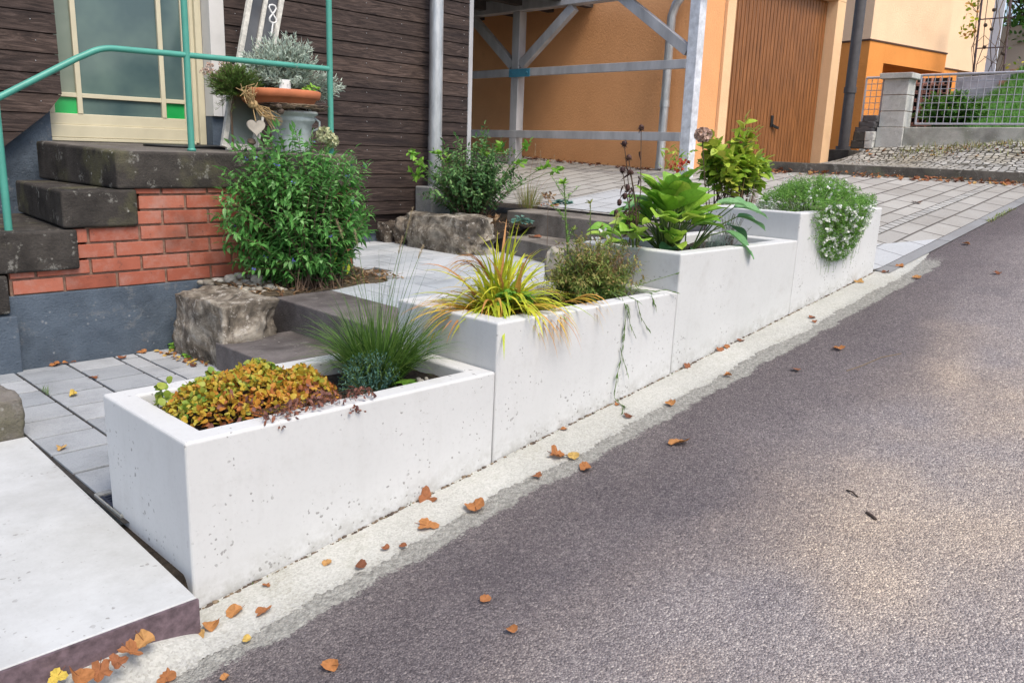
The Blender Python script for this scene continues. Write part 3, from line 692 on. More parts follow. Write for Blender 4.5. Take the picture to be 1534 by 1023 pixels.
# ------------------------------------------------------------------ timber house with its door
def house():
    YW = 3.8; root = thing('timber_house', (2.6, 4.2, .6), 'dark weathered timber house with horizontal boards and cream glazed door', 'house')
    # boards to the right of the door
    mb = MB(); nl = MB(); bh = .1172; z = .735; k = 0
    while z < 3.6:
        x = 2.118; cuts = [2.118, 4.508] if k % 3 else [2.118, 4.508]
        for a, b in zip(cuts[:-1], cuts[1:]):
            y0 = YW + U(-.002, .002); zz0, zz1 = z + .002, z + bh - .002; val = min(1, max(0, R.gauss(.5, .22)))
            if z < 1.05: val *= .6
            n = 30; ph = U(0, 9); vs = []
            for i in range(n + 1):
                xx = a + (b - a) * i / n; e0 = .0018 * nz(xx + ph, z, 0, 3); e1 = .0018 * nz(xx, ph, z, 3)
                vs += [(xx, y0 + .006, zz0 + e0), (xx, y0 + .004, zz1 + e1), (xx, y0 - .002, zz0 + e0 + .003)]
            mb.add(vs, [(3 * i + 2, 3 * i + 5, 3 * i + 4, 3 * i + 1) for i in range(n)] + [(3 * i, 3 * i + 3, 3 * i + 5, 3 * i + 2) for i in range(n)], val)
            for xn in (2.20, 2.98, 3.36, 3.72, 4.44): nl.lathe([(.0, 0), (.0034, 0), (.0028, .002), (0, .003)], (0, 0, 0), 6); nl.v[-24:] = [(xn + vx + (k % 2) * .006, y0 - .0015 - vz, z + bh * .72 + vy) for vx, vy, vz in nl.v[-24:]]
        z += bh; k += 1
    mb.add([(2.1, YW + .03, .6), (4.5, YW + .03, .6), (4.5, YW + .03, 3.7), (2.1, YW + .03, 3.7)], [(0, 1, 2, 3)], .02)
    mb.build('board_wall', 'boards', root); nl.build('nail', 'galv', root)['kind'] = 'stuff'
    # boards to the left of the door, cut on a slant at the bottom
    mb = MB(); nl = MB(); z = 1.215; k = 0
    def cut(zz): return max(-.6, min(.985, .62 + (zz - 1.24) * 1.235))
    bh = .1215
    while z < 3.4:
        y0 = YW + U(-.002, .002); val = min(1, max(0, R.gauss(.5, .2))); xe = .985; z0, z1 = z + .003, z + bh - .003
        xa, xb = min(xe, cut(z0)), min(xe, cut(z1))
        n = 20; vs = []
        for i in range(n + 1):
            u = i / n; x0_ = -1.4 + (xa + 1.4) * u; x1_ = -1.4 + (xb + 1.4) * u; vs += [(x0_, y0 - .002, z0), (x1_, y0 + .004, z1), (x0_, y0 + .008, z0 - .003)]
        mb.add(vs, [(3 * i, 3 * i + 3, 3 * i + 4, 3 * i + 1) for i in range(n)] + [(3 * i + 2, 3 * i + 5, 3 * i + 3, 3 * i) for i in range(n)], val)
        mb.add([(xb, y0 + .004, z1), (xa, y0 - .002, z0), (xa, y0 + .03, z0), (xb, y0 + .03, z1)], [(0, 1, 2, 3)], .2)
        for xn in (.3, .84):
            if xn < xa: nl.lathe([(.0, 0), (.0034, 0), (.0028, .002), (0, .003)], (0, 0, 0), 6); nl.v[-24:] = [(xn + vx + (k % 3) * .01, y0 - .0015 - vz, z + bh * .6 + vy) for vx, vy, vz in nl.v[-24:]]
        z += bh; k += 1
    mb.add([(-1.4, YW + .032, 1.24), (.6, YW + .032, 1.24), (.975, YW + .032, 1.56), (.975, YW + .032, 3.5), (-1.4, YW + .032, 3.5)], [(0, 1, 2, 3, 4)], .02)
    mb.build('board_wall', 'boards', root); nl.build('nail', 'galv', root)['kind'] = 'stuff'
    # corner post and side wall
    mb = MB(); mb.box(4.508, 4.556, YW - .008, YW + .05, .70, 3.7, .8); mb.build('corner_board', 'beam', root, bevel=.004)
    mb = MB(); mb.box(4.47, 4.50, YW + .05, 8.0, .7, 3.7, .3); mb.build('side_boarding', 'boards', root)
    mb = MB(); mb.box(-1.5, 4.46, 4.12, 4.3, .2, 3.7, .3); mb.box(2.0, 4.44, YW + .07, 4.1, .2, .70, .3); mb.build('foundation', 'plinth', root)
    # door
    Yd = 3.95
    door = MB(); 
    door.box(.90, 1.86, Yd - .012, Yd + .05, 1.312, 1.395); door.box(.90, 1.86, Yd, Yd + .05, 1.395, 1.468)
    door.box(1.86, 1.925, Yd, Yd + .05, 1.312, 3.5); door.box(.90, .985, Yd, Yd + .05, 1.468, 3.5)
    d = door.build('entrance_door', 'cream_paint', root, bevel=.004)
    fr = MB(); fr.box(1.925, 1.952, Yd - .004, Yd + .06, 1.30, 3.5); fr.box(1.952, 2.0, Yd - .03, Yd + .08, 1.29, 3.5); fr.box(.88, 1.925, Yd - .02, Yd + .06, 1.29, 1.310); fr.build('door_frame', 'cream_paint', root, bevel=.003)
    mu = MB(); mu.box(1.125, 1.158, Yd - .004, Yd + .03, 1.468, 3.5); mu.box(1.690, 1.722, Yd - .004, Yd + .03, 1.468, 3.5)
    for a, b in ((.985, 1.125), (1.158, 1.690), (1.722, 1.86)): mu.box(a, b, Yd - .002, Yd + .028, 1.573, 1.602)
    mu.build('glazing_bars', 'cream_paint', d, bevel=.003)
    for a, b, zz, w, mt in ((.985, 1.125, 1.602, 3.5, 'glass_side'), (1.158, 1.69, 1.602, 3.5, 'glass'), (1.722, 1.86, 1.602, 3.5, 'glass'), (.985, 1.125, 1.468, 1.573, 'glass_green'), (1.158, 1.69, 1.468, 1.573, 'glass'), (1.722, 1.86, 1.468, 1.573, 'glass_green')):
        g = MB(); g.box(a, b, Yd + .016, Yd + .022, zz, w); g.build('pane', mt, d)
    mb = MB(); mb.box(2.003, 2.114, YW - .004, YW + .145, 1.497, 3.5); mb.build('white_panel', 'white_paint', root, bevel=.003)
    mb = MB(); mb.box(2.003, 2.10, YW + .03, Yd + .1, 1.2, 1.494); mb.build('recess', 'plinth', root)
house()

# ------------------------------------------------------------------ railing
def railing():
    y = 2.70; root = thing('stair_railing', (1.3, y, 1.26), 'sea green tubular railing along the entrance stairs', 'railing')
    for x, zb, zt in ((1.315, 1.25, 2.6), (2.275, 1.25, 2.6), (.322, .83, 1.485)):
        mb = MB(); mb.tube([(x, y, zb), (x, y, zt)], .019, 14)
        if zb > 1: mb.lathe([(.0, 0), (.026, 0), (.024, .014), (0, .016)], (x, y, 1.262), 14)
        mb.build('post', 'green_paint', root)
    mb = MB(); pts = [(-.25, y, 1.17), (.285, y, 1.468), (.72, y, 1.722)]
    A = V(.285, y, 1.468); B = V(.845, y, 1.79); D = V(1.315, y, 1.796)
    for i in range(9):
        u = i / 8; p = (B + (A - B) * .12).lerp(B, u).lerp(B.lerp(B + (D - B) * .15, u), u); pts.append(tuple(p))
    pts += [(1.315, y, 1.797), (2.275, y, 1.806)]; mb.tube(pts, .0165, 14); mb.build('handrail', 'green_paint', root)
railing()

# ------------------------------------------------------------------ downpipe in front of the timber wall, on its block
def downpipe():
    c = (4.015, 3.68)
    mb = MB(); mb.box(3.875, 4.14, 3.56, 3.785, .55, .985); tag(mb.build('concrete_block', 'grey_block', None, (4.0, 3.68, .6), bevel=.012, segs=3), 'grey concrete block under the shiny downpipe', 'block')
    root = thing('downpipe', (c[0], c[1], .985), 'shiny galvanised downpipe in front of the timber wall', 'downpipe')
    mb = MB(); mb.tube([(c[0], c[1], .986), (c[0], c[1], 3.7)], .060, 24); mb.build('pipe', 'galv', root)
    mb = MB(); mb.tube([(c[0], c[1], 1.30), (c[0], c[1], 1.42)], .064, 24); mb.build('collar', 'galv', root)
downpipe()

# ------------------------------------------------------------------ carport, garage
def carport():
    X = 6.6; root = thing('carport', (X, 4.3, 1.22), 'open grey timber carport frame with diagonal braces before the orange wall', 'carport')
    mb = MB(); mb.box(X, X + .12, 2.69, 2.81, 1.0, 3.05); mb.build('post', 'flake', root, bevel=.006)
    mb = MB(); mb.box(X, X + .12, 5.19, 5.31, 1.0, 2.945); mb.build('post', 'beam', root, bevel=.006)
    mb = MB(); mb.box(X, X + .12, 7.6, 7.72, 1.0, 2.945); mb.build('post', 'beam', root, bevel=.006)
    for z in (2.245, 1.52):
        mb = MB(); mb.box(X - .002, X + .05, 2.812, 7.6, z - .045, z + .045); mb.build('rail', 'beam', root, bevel=.004)
    mb = MB(); mb.box(X - .02, X + .12, 2.6, 7.9, 2.948, 3.10); mb.build('top_beam', 'beam', root, bevel=.006)
    for a, b in (((X + .05, 5.18, 2.33), (X + .05, 4.38, 2.93)), ((X + .05, 5.32, 2.33), (X + .05, 6.06, 2.93)), ((X + .05, 2.82, 2.37), (X + .05, 3.72, 2.98))):
        mb = MB(); mb.bar(a, b, .08, .105, (0, 0, 1)); mb.build('brace', 'beam', root, bevel=.004)
    mb = MB(); mb.box(X - .010, X - .003, 4.99, 5.335, 2.19, 2.285)
    for y in (5.03, 5.29): mb.lathe([(0, 0), (.013, 0), (.013, .006), (0, .008)], (0, 0, 0), 8); mb.v[-32:] = [(X - .011 - z, y + x, 2.24 + q) for x, q, z in mb.v[-32:]]
    mb.build('connector_plate', 'blue_plate', root)
    mb = MB(); mb.box(4.62, 7.19, 4.5, 7.9, 3.105, 3.2)
    for k in range(6): mb.box(4.65, 7.15, 4.52 + k * .62, 4.62 + k * .62, 3.0, 3.104)
    mb.build('roof', 'beam_dark', root)
carport()
def garage():
    X, Y = 7.2, 3.0; root = thing('garage', (8.8, 4.5, 1.25), 'orange plastered garage with ribbed brown wooden up and over door', 'garage')
    mb = MB(); mb.box(X, X + .25, Y + .2, 8.2, .7, 4.2); mb.build('side_wall', 'orange_wall', root)
    mb = MB(); mb.prism([(X, Y), (7.58, Y), (7.58, Y + .199), (X, Y + .199)], .9, 4.2); mb.box(7.58, 10.56, Y, Y + .2, 3.39, 4.2); mb.box(10.33, 10.56, Y, Y + .2, 1.0, 3.388); mb.build('front_wall', 'orange_wall', root, bevel=.004)
    mb = MB(); mb.box(7.585, 7.76, Y - .035, Y + .2, 1.0, 3.386); mb.box(10.325, 10.57, Y - .035, Y + .2, 1.0, 3.386); mb.box(7.585, 10.57, Y - .036, Y + .199, 3.388, 3.60); mb.build('door_surround', 'jamb', root, bevel=.004)
    d = MB(); n = 30; x0, x1 = 7.77, 10.315; w = (x1 - x0) / n
    for i in range(n): d.box(x0 + i * w + .007, x0 + (i + 1) * w - .007, Y + .10, Y + .14, 1.285, 3.36, R.random())
    d.box(x0, x1, Y + .118, Y + .15, 1.28, 3.385, .1)
    dr = d.build('garage_door', 'door_wood', root, bevel=.004)
    m = MB(); m.box(9.05, 9.11, Y + .085, Y + .099, 1.72, 1.86); m.bar((9.08, Y + .08, 1.74), (9.20, Y + .06, 1.71), .025, .03); m.build('handle', 'black', dr, bevel=.003)
    m = MB(); m.box(7.76, 10.33, Y - .02, Y + .22, 1.0, 1.279); m.build('threshold', 'kerb', root)
    root = thing('downpipe', (7.05, 3.24, 1.2), 'grey bent downpipe behind the carport corner post', 'downpipe')
    m = MB(); m.tube([(7.07, 3.36, 1.1), (7.07, 3.345, 2.80), (7.07, 3.30, 2.92), (7.07, 3.16, 3.08), (7.07, 3.14, 3.3)], .048, 16); m.build('pipe', 'galv', root)
    m = MB(); m.tube([(7.07, 3.353, 1.85), (7.07, 3.352, 1.92)], .054, 16); m.build('collar', 'galv', root); m = MB(); m.tube([(7.07, 3.36, 1.16), (7.07, 3.358, 1.26)], .054, 16); m.build('collar', 'galv', root)
garage()

# ------------------------------------------------------------------ second house, pipe, gate pillar, fence, garden behind
def far_house():
    A = V(12, 3.17, 0); ex = V(math.cos(math.radians(-10)), math.sin(math.radians(-10)), 0); ey = V(-ex.y, ex.x, 0)
    def P(t, s): q = A + ex * t + ey * s; return (q.x, q.y)
    root = thing('cream_house', (13.3, 4.5, 1.6), 'apricot cream house on an orange base with a jutting bay', 'house')
    def pr(name, mat, t0, t1, s0, s1, z0, z1, bev=0):
        m = MB(); m.prism([P(t0, s0), P(t1, s0), P(t1, s1), P(t0, s1)], z0, z1); return m.build(name, mat, root, bevel=bev)
    pr('base_wall', 'orange_base', .0, .42, .0, 4, .9, 3.085)
    pr('bay_base', 'orange_base', .421, 2.22, .0, 1.25, 2.80, 3.085)
    pr('upper_wall', 'cream_wall', .006, 2.214, .006, 4, 3.112, 6)
    pr('moulding', 'cable', -.012, 2.232, -.012, 4, 3.087, 3.110)
    pr('base_wall', 'orange_base', .422, 5.08, 1.26, 4, .9, 3.12)
    pr('recess_wall', 'cream_wall', 2.23, 6.17, 1.27, 4, 3.145, 6.5)
    pr('moulding', 'cable', 2.24, 5.10, 1.24, 1.5, 3.122, 3.143)
    root = thing('downpipe', (11.22, 3.08, 1.49), 'slate grey downpipe between garage and cream house', 'downpipe')
    m = MB(); m.tube([(11.22, 3.05, 1.49), (11.22, 3.05, 4.5)], .074, 18); m.build('pipe', 'dark_pipe', root)
    m = MB(); m.tube([(11.22, 3.05, 2.28), (11.22, 3.05, 2.36)], .086, 18); m.build('collar', 'dark_pipe', root); m = MB(); m.tube([(11.22, 3.05, 1.49), (11.22, 3.05, 1.54)], .105, 18); m.build('collar', 'dark_pipe', root)
    m = MB(); m.box(10.98, 11.46, 2.86, 3.24, 1.0, 1.488); m.box(11.0, 11.44, 2.84, 2.858, 1.1, 1.40)
    tag(m.build('concrete_block', 'kerb', None, (11.2, 3.05, 1.2), bevel=.01), 'dark squared block under the slate grey downpipe', 'block')
far_house()
def gate():
    X = 10.6; root = thing('gate_pillar', (X + .12, 2.18, 1.5), 'grey block gate pillar with a flat cap stone', 'pillar')
    ys, ye = 2.03, 2.345; z = 1.42; hs = (.37, .205, .205, .205)
    for i, h in enumerate(hs):
        q = .012 if i == 0 else 0
        m = MB(); m.box(X - q, X + .26 + q, ys - q, ye + q, z, z + h - .008); m.build('block', 'pillar', root, bevel=.006); z += h
    m = MB(); m.box(X + .01, X + .25, ys + .01, ye - .01, 1.45, z - .03); m.build('core', 'mortar', root)
    m = MB(); m.box(X - .05, X + .31, ys - .05, ye + .05, z - .005, z + .065); m.build('cap_stone', 'pillar', root, bevel=.008)
    m = MB()
    pts = [(X + .02, -1.6), (X + .02, 2.015), (X + .24, 2.015), (X + .24, -1.6)]; m.prism([(p[0], p[1]) for p in pts][::-1], 1.1, [1.81, 1.79, 1.79, 1.81])
    tag(m.build('garden_wall', 'low_wall', None, (X + .13, .3, 1.1), bevel=.01), 'low rough grey garden wall beneath the mesh fence', 'wall')
    def fence(y0, y1, zb, zt, label, lean=0.):
        r = thing('mesh_fence', (X + .1, (y0 + y1) / 2, zb), label, 'fence')
        m = MB(); xx = X + .10
        m.tube([(xx, y0, zb), (xx, y1, zb)], .014, 8); m.tube([(xx, y0, zt), (xx, y1, zt)], .016, 8)
        for y in (y0, y1): m.tube([(xx, y, zb), (xx, y + lean, zt)], .014, 8)
        m.build('frame', 'mesh', r)
        m = MB(); n = max(2, int(round(abs(y1 - y0) / .085))); k = 7
        for i in range(1, n): y = y0 + (y1 - y0) * i / n; m.tube([(xx, y, zb), (xx, y, zt)], .0048, 5)
        for i in range(1, k): z_ = zb + (zt - zb) * i / k; m.tube([(xx + .009, y0, z_), (xx + .009, y1, z_)], .0048, 5)
        m.build('wire_mesh', 'mesh', r)
    fence(1.915, -.7, 1.835, 2.44, 'long galvanised mesh fence in front of the green lawn')
    fence(2.62, 2.39, 1.86, 2.43, 'narrow galvanised mesh panel between pillar and orange wall')
    # stacked setts beside the pillar
    k = 0
    for (y, z_, w, h, mt) in ((2.57, 1.555, .17, .11, 'kerb'), (2.42, 1.56, .11, .11, 'pillar'), (2.55, 1.66, .17, .125, 'kerb'), (2.42, 1.665, .12, .125, 'pillar'), (2.50, 1.748, .25, .075, 'dark_pipe'), (2.47, 1.815, .22, .085, 'dark_pipe'), (2.44, 1.892, .19, .09, 'dark_pipe')):
        m = MB(); rock(m, (X + .02, y, z_), .11, w / 2, h / 2, .03, k * 3 + 1, .92, .03, 8); k += 1
        tag(m.build('stacked_stone', mt, None, (X + .02, y, z_ - h / 2)), ('dark flat stone in the upper stack beside the gate pillar' if k > 4 else 'rough grey sett at the foot of the stack beside the gate pillar'), 'stone', 'flat stones on top of the stack' if k > 4 else 'setts at the foot of the stack')
    # lawn bank
    def lawn(u, v):
        x = 10.86 + 3.2 * u; y = -3 + 4.95 * v; zz = 1.70 + (x - 10.86) * (.06 + .36 * max(0, min(1, (2.35 - y) / .95))); return (x, y, zz + .02 * nz(x, y, 0, 3))
    sheet('lawn_bank', lawn, 30, 30, 'lawn_base')
    mb = MB()
    for i in range(14000):
        u, v = R.random() ** .8, R.random(); p = lawn(u, v); mb.blade(p, (U(-.5, .5), U(-.5, .5), 1), U(.05, .11), .009, .6, 2, min(1, max(0, R.gauss(.5, .22))))
    tag(mb.build('grass', 'lf_lawn'), 'green lawn behind the mesh fence', 'grass', None, 'stuff')
    # garden terrace: breeze blocks and ledge
    root = thing('breeze_block_wall', (12.0, 2.3, 1.8), 'pink perforated breeze block wall behind the mesh fence', 'wall')
    m = MB(); m.box(11.98, 12.0, 1.95, 2.66, 1.5, 2.52); m.build('backing', 'black', root)
    m = MB(); 
    for i in range(6):
        for j in range(7):
            y = 1.97 + i * .11; z_ = 1.75 + j * .11; t = .012
            m.box(11.90, 11.975, y, y + .11, z_, z_ + t); m.box(11.90, 11.975, y, y + t, z_ + t, z_ + .11)
            m.box(11.92, 11.97, y + .07, y + .10, z_ + .02, z_ + .05)
    m.build('perforated_blocks', 'terra_block', root)
    root = thing('terrace_ledge', (12.6, .6, 2.2), 'grey stone terrace ledge above the lawn', 'ledge')
    m = MB(); m.prism([(12.9, 2.2), (13.2, -2.5), (13.5, -2.5), (13.3, 2.2)], 1.7, [2.42, 2.74, 2.74, 2.42]); m.build('ledge_slab', 'grey_ledge', root, bevel=.01)
    m = MB(); m.prism([(13.31, 2.3), (13.51, -2.5), (13.8, -2.5), (13.6, 2.3)], 1.7, [2.64, 2.86, 2.86, 2.64]); m.build('upper_slab', 'grey_ledge', root, bevel=.01)
    m = MB()
    for i in range(22): y = 1.6 - i * .14; m.box(13.24 + (1.6 - y) * .04, 13.30 + (1.6 - y) * .04, y, y + .09, 2.47, 2.58)
    m.build('perforated_course', 'terra_block', root)
gate()

# ------------------------------------------------------------------ plants
def shrub(name, base, ctr, rad, n_stem, per, L, W, leaf, label, cat='shrub', prof='lance', stem='stem_brown', spread=.1, curl=.5, droop=.25, inner=.25, flowers=None, vbias=0., hemi=False, group=None, thick=.004, fold=.3):
    """stems rise from the base and fan out to an uneven ellipsoid; leaves in pairs along each stem"""
    root = thing(name, base, label, cat, group); st, lf, fl = MB(), MB(), MB(); b = V(*base); c = V(*ctr)
    sd = U(0, 50)
    for i in range(n_stem):
        d = rdir(.12 if hemi else 0.)
        if hemi and d.z < -.25: d.z = abs(d.z) * .3
        k = (.55 + .45 * R.random() ** .6) * (1 + .30 * noise.noise(d * 2.1 + V(sd, 0, 0)))
        tip = c + V(d.x * rad[0], d.y * rad[1], d.z * rad[2]) * k
        s = b + V(U(-spread, spread), U(-spread, spread), 0)
        vs_ = R.gauss(0, .13); lsc = U(.7, 1.2)
        mid = s.lerp(tip, .5) + V(0, 0, .22 * (tip - s).length * (0.5 + .5 * (tip.z > s.z))) * .6 + V(U(-.03, .03), U(-.03, .03), 0)
        pts = []
        for j in range(7):
            u = j / 6; p = s.lerp(mid, u).lerp(mid.lerp(tip, u), u); p.z -= droop * .08 * u ** 3; pts.append(p)
        st.tube(pts, [thick * (1 - .7 * j / 6) for j in range(7)], 4, R.random(), False)
        for j in range(per):
            u = inner + (1 - inner) * (j + R.random() * .6) / per; u = min(.999, u); q = u * 6; a = int(q); p = pts[a].lerp(pts[min(6, a + 1)], q - a)
            t = (pts[min(6, a + 1)] - pts[a]).normalized(); sidev = t.cross(rdir()).normalized()
            for sg in (1, -1):
                d2 = (t * U(.35, .8) + sidev * sg + V(0, 0, U(-.35, .25))).normalized(); l = L * lsc * U(.6, 1.15) * (1.05 - .25 * u)
                up = (V(0, 0, 1) + rdir() * .5).normalized()
                v = .15 + .5 * u + R.gauss(0, .17) + vbias + vs_
                lf.leaf(p, d2, up, l, W * U(.75, 1.2), prof, min(1, max(0, v)), fold, U(.1, curl))
        if flowers and R.random() < flowers[1]:
            p = pts[-1] - (pts[-1] - pts[-2]) * U(0, 1.2)
            for q in range(flowers[2]): fl.leaf(p + rdir() * flowers[3] * .5, rdir(.4), rdir(), flowers[3], flowers[3] * .6, 'round', R.random(), .3, .2)
        lf.leaf(pts[-1], (pts[-1] - pts[-2]), (0, .3, 1), L * .8, W, prof, min(1, max(0, .7 + R.gauss(0, .15) + vbias)), fold, .3)
    st.build('stems', stem, root); lf.build('foliage', leaf, root)
    if flowers and fl.v: fl.build('flowers', flowers[0], root)
    return root
def tuft(name, base, n, L, W, leaf, label, spread=.04, lean=.6, droop=.9, cat='grass', bias=(0, 0, 0), vfun=None, group=None, seg=7, root=None):
    r = root or thing(name, base, label, cat, group); mb = MB(); b = V(*base)
    for i in range(n):
        a = U(0, 2 * PI); q = R.random() ** .6; ln = lean * q
        d = V(math.cos(a) * ln + bias[0], math.sin(a) * ln + bias[1], 1 + bias[2]); l = L * U(.55, 1.1)
        s = b + V(math.cos(a), math.sin(a), 0) * spread * R.random() ** .5
        v = vfun(d, l) if vfun else R.gauss(.5, .2)
        mb.blade(s, d, l, W * U(.7, 1.2), droop * U(.5, 1.3), seg, min(1, max(0, v)), .4, rdir())
    mb.build('blades', leaf, r); return r

def plants_lowest():
    z = H[0] - .055
    # orange and yellow groundcover mound
    root = thing('groundcover_plant', (.36, .28, z), 'orange and yellow leaved groundcover mound in the lowest planter', 'plant'); lf, st, dr = MB(), MB(), MB()
    c = V(.365, .275, z); rad = V(.295, .195, .165)
    for i in range(3000):
        a = U(0, 2 * PI); q = R.random() ** .5; x = math.cos(a) * q; y = math.sin(a) * q
        hgt = math.sqrt(max(0, 1 - q ** 2.2)); sx = .5 + .5 * x
        hh = hgt * (.85 + .35 * noise.noise(V(x * 2.3, y * 2.3, 4))) * (1.1 - .32 * sx)
        p = c + V(x * rad.x, y * rad.y, hh * rad.z * (.55 + .45 * R.random() ** .35) + .01)
        if p.y < .03: p.z -= .02
        v = .36 + .22 * sx - .16 * (y > .25) - .10 * hh + .35 * noise.noise(V(x * 2.6, y * 2.6, 1)) + R.gauss(0, .16)
        if y < -.55: v += .40 * R.random()
        lf.leaf(p, rdir(.1), (rdir(.0) * .95 + V(x * .5, y * .5 - .2, .8)), U(.011, .025), U(.009, .021), R.choice(('round', 'round', 'oval', 'heart')), min(1, max(0, v)), U(.1, .4), U(-.2, .6))
        if i % 5 == 0: st.tube([c + V(x * rad.x * .5, y * rad.y * .5, 0), p], .0012, 3, R.random(), False)
    for p_ in ((.11, .40), (.12, .44), (.15, .46), (.27, .47), (.33, .49), (.39, .48), (.30, .50), (.10, .37)):
        for k in range(5): lf.leaf((p_[0] + U(-.02, .02), p_[1] + U(-.02, .02), z + U(.05, .10)), rdir(.2), (0, -.4, 1), U(.022, .032), U(.020, .030), 'round', U(.0, .16), .2, .2)
        st.tube([(p_[0], p_[1] - .05, z), (p_[0], p_[1], z + .07)], .0015, 3, .5, False)
    # dry purple brown runners over the front rim
    for i in range(64):
        x = U(.26, .64) if i < 60 else U(.60, .66); y = U(-.008, .07); zz = H[0] + (.006 if y > .0 else -U(0, .05)) + U(0, .018)
        st.tube([(x + U(-.03, .03), .11, H[0] + .01), (x, y + .01, zz + .008), (x + U(-.02, .02), y - .006, zz)], .0011, 3, 0, False)
        for k in range(3): lf.leaf((x + U(-.018, .018), y + U(-.008, .008), zz + U(-.004, .014)), rdir(-.1), rdir(.5), U(.011, .020), U(.008, .013), 'oval', U(.91, 1), .5, U(-.5, .9))
    st.build('stems', 'stem_brown', root); lf.build('foliage', 'lf_mound', root)
    # fountain grass
    b = (.885, .305, z)
    r = tuft('fountain_grass', b, 950, .345, .005, 'lf_grass', 'fine green fountain grass tuft with fluffy seed heads in the lowest planter', .075, .95, .95, bias=(.02, 0, 0), vfun=lambda d, l: R.gauss(.42, .2))
    mb, pl = MB(), MB()
    for i in range(32):
        a = U(0, 2 * PI); ln = U(.05, .45); d = V(math.cos(a) * ln, math.sin(a) * ln, 1); mb.blade(V(*b) + V(U(-.04, .04), U(-.04, .04), 0), d, U(.36, .58), .0022, U(.1, .5), 7, U(.1, .5))
    for tx, ty, tz, ln in ((.722, .30, 1.035, .075), (.795, .31, 1.0, .06), (1.02, .30, 1.05, .10), (.98, .30, .965, .065), (1.10, .33, .93, .06)):
        s = V(b[0] + U(-.03, .03), b[1], z); t = V(tx, ty, tz); m = s.lerp(t, .5) + V(0, 0, .06); pts = [s.lerp(m, u / 6).lerp(m.lerp(t, u / 6), u / 6) for u in range(7)]
        mb.tube(pts, .0011, 3, .6, False)
        dd = (pts[-1] - pts[-2]).normalized()
        for k in range(170):
            u = R.random(); p = t + dd * (u - .35) * ln; w = .5 + .5 * math.sin(PI * min(1, u * 1.05)); pl.blade(p, dd * 1.1 + rdir() * .8, .013 * w + .003, .0011, .2, 2, R.random())
    mb.build('flower_stalks', 'lf_grass', r); pl.build('seed_heads', 'plume', r)
    # blue green feathery plant, small bright leaf, stones
    root = thing('feathery_plant', (.78, .19, z), 'blue green feathery low plant at the foot of the fountain grass', 'plant'); lf = MB(); st = MB()
    for i in range(210):
        a = U(0, 2 * PI); q = R.random() ** .6; tip = V(.765 + math.cos(a) * q * .125, .20 + math.sin(a) * q * .09, z + .035 + .105 * math.sqrt(1 - q * q) + U(-.015, .02)); s = V(.77 + math.cos(a) * q * .04, .20 + math.sin(a) * q * .03, z)
        st.tube([s, s.lerp(tip, .5) + V(0, 0, .015), tip], .001, 3, .5, False); d = (tip - s).normalized()
        for k in range(11): u = .35 + .65 * k / 10; lf.leaf(s.lerp(tip, u), d * .6 + rdir(), rdir(.6), U(.010, .018), .0042, 'lance', min(1, max(0, R.gauss(.45 + .1 * (u > .8), .2))), .3, .2)
    st.build('stems', 'stem_green', root); lf.build('foliage', 'lf_blue', root)
    root = thing('seedling', (.915, .175, z), 'small bright green seedling beside the blue green plant', 'seedling'); lf = MB()
    for a, l in ((.2, .06), (1.4, .055), (2.7, .05), (3.9, .045), (5.2, .06)): lf.leaf((.915, .175, z + .02), (math.cos(a), math.sin(a), .35), (0, 0, 1), l, .034, 'heart', U(.3, .8), .25, .35)
    lf.build('foliage', 'lf_bright', root)
    mb = MB()
    for x, y, s in ((.985, .18, .014), (1.0, .21, .010), (.955, .15, .009), (1.03, .2, .008)): rock(mb, (x, y, z + .012), s * 1.3, s, s * .8, 1, int(s * 900), .2, .1, 6, .8)
    tag(mb.build('pebbles', 'pebble'), 'pale little pebbles on the soil right of the seedling', 'pebbles', None, 'stuff')
plants_lowest()

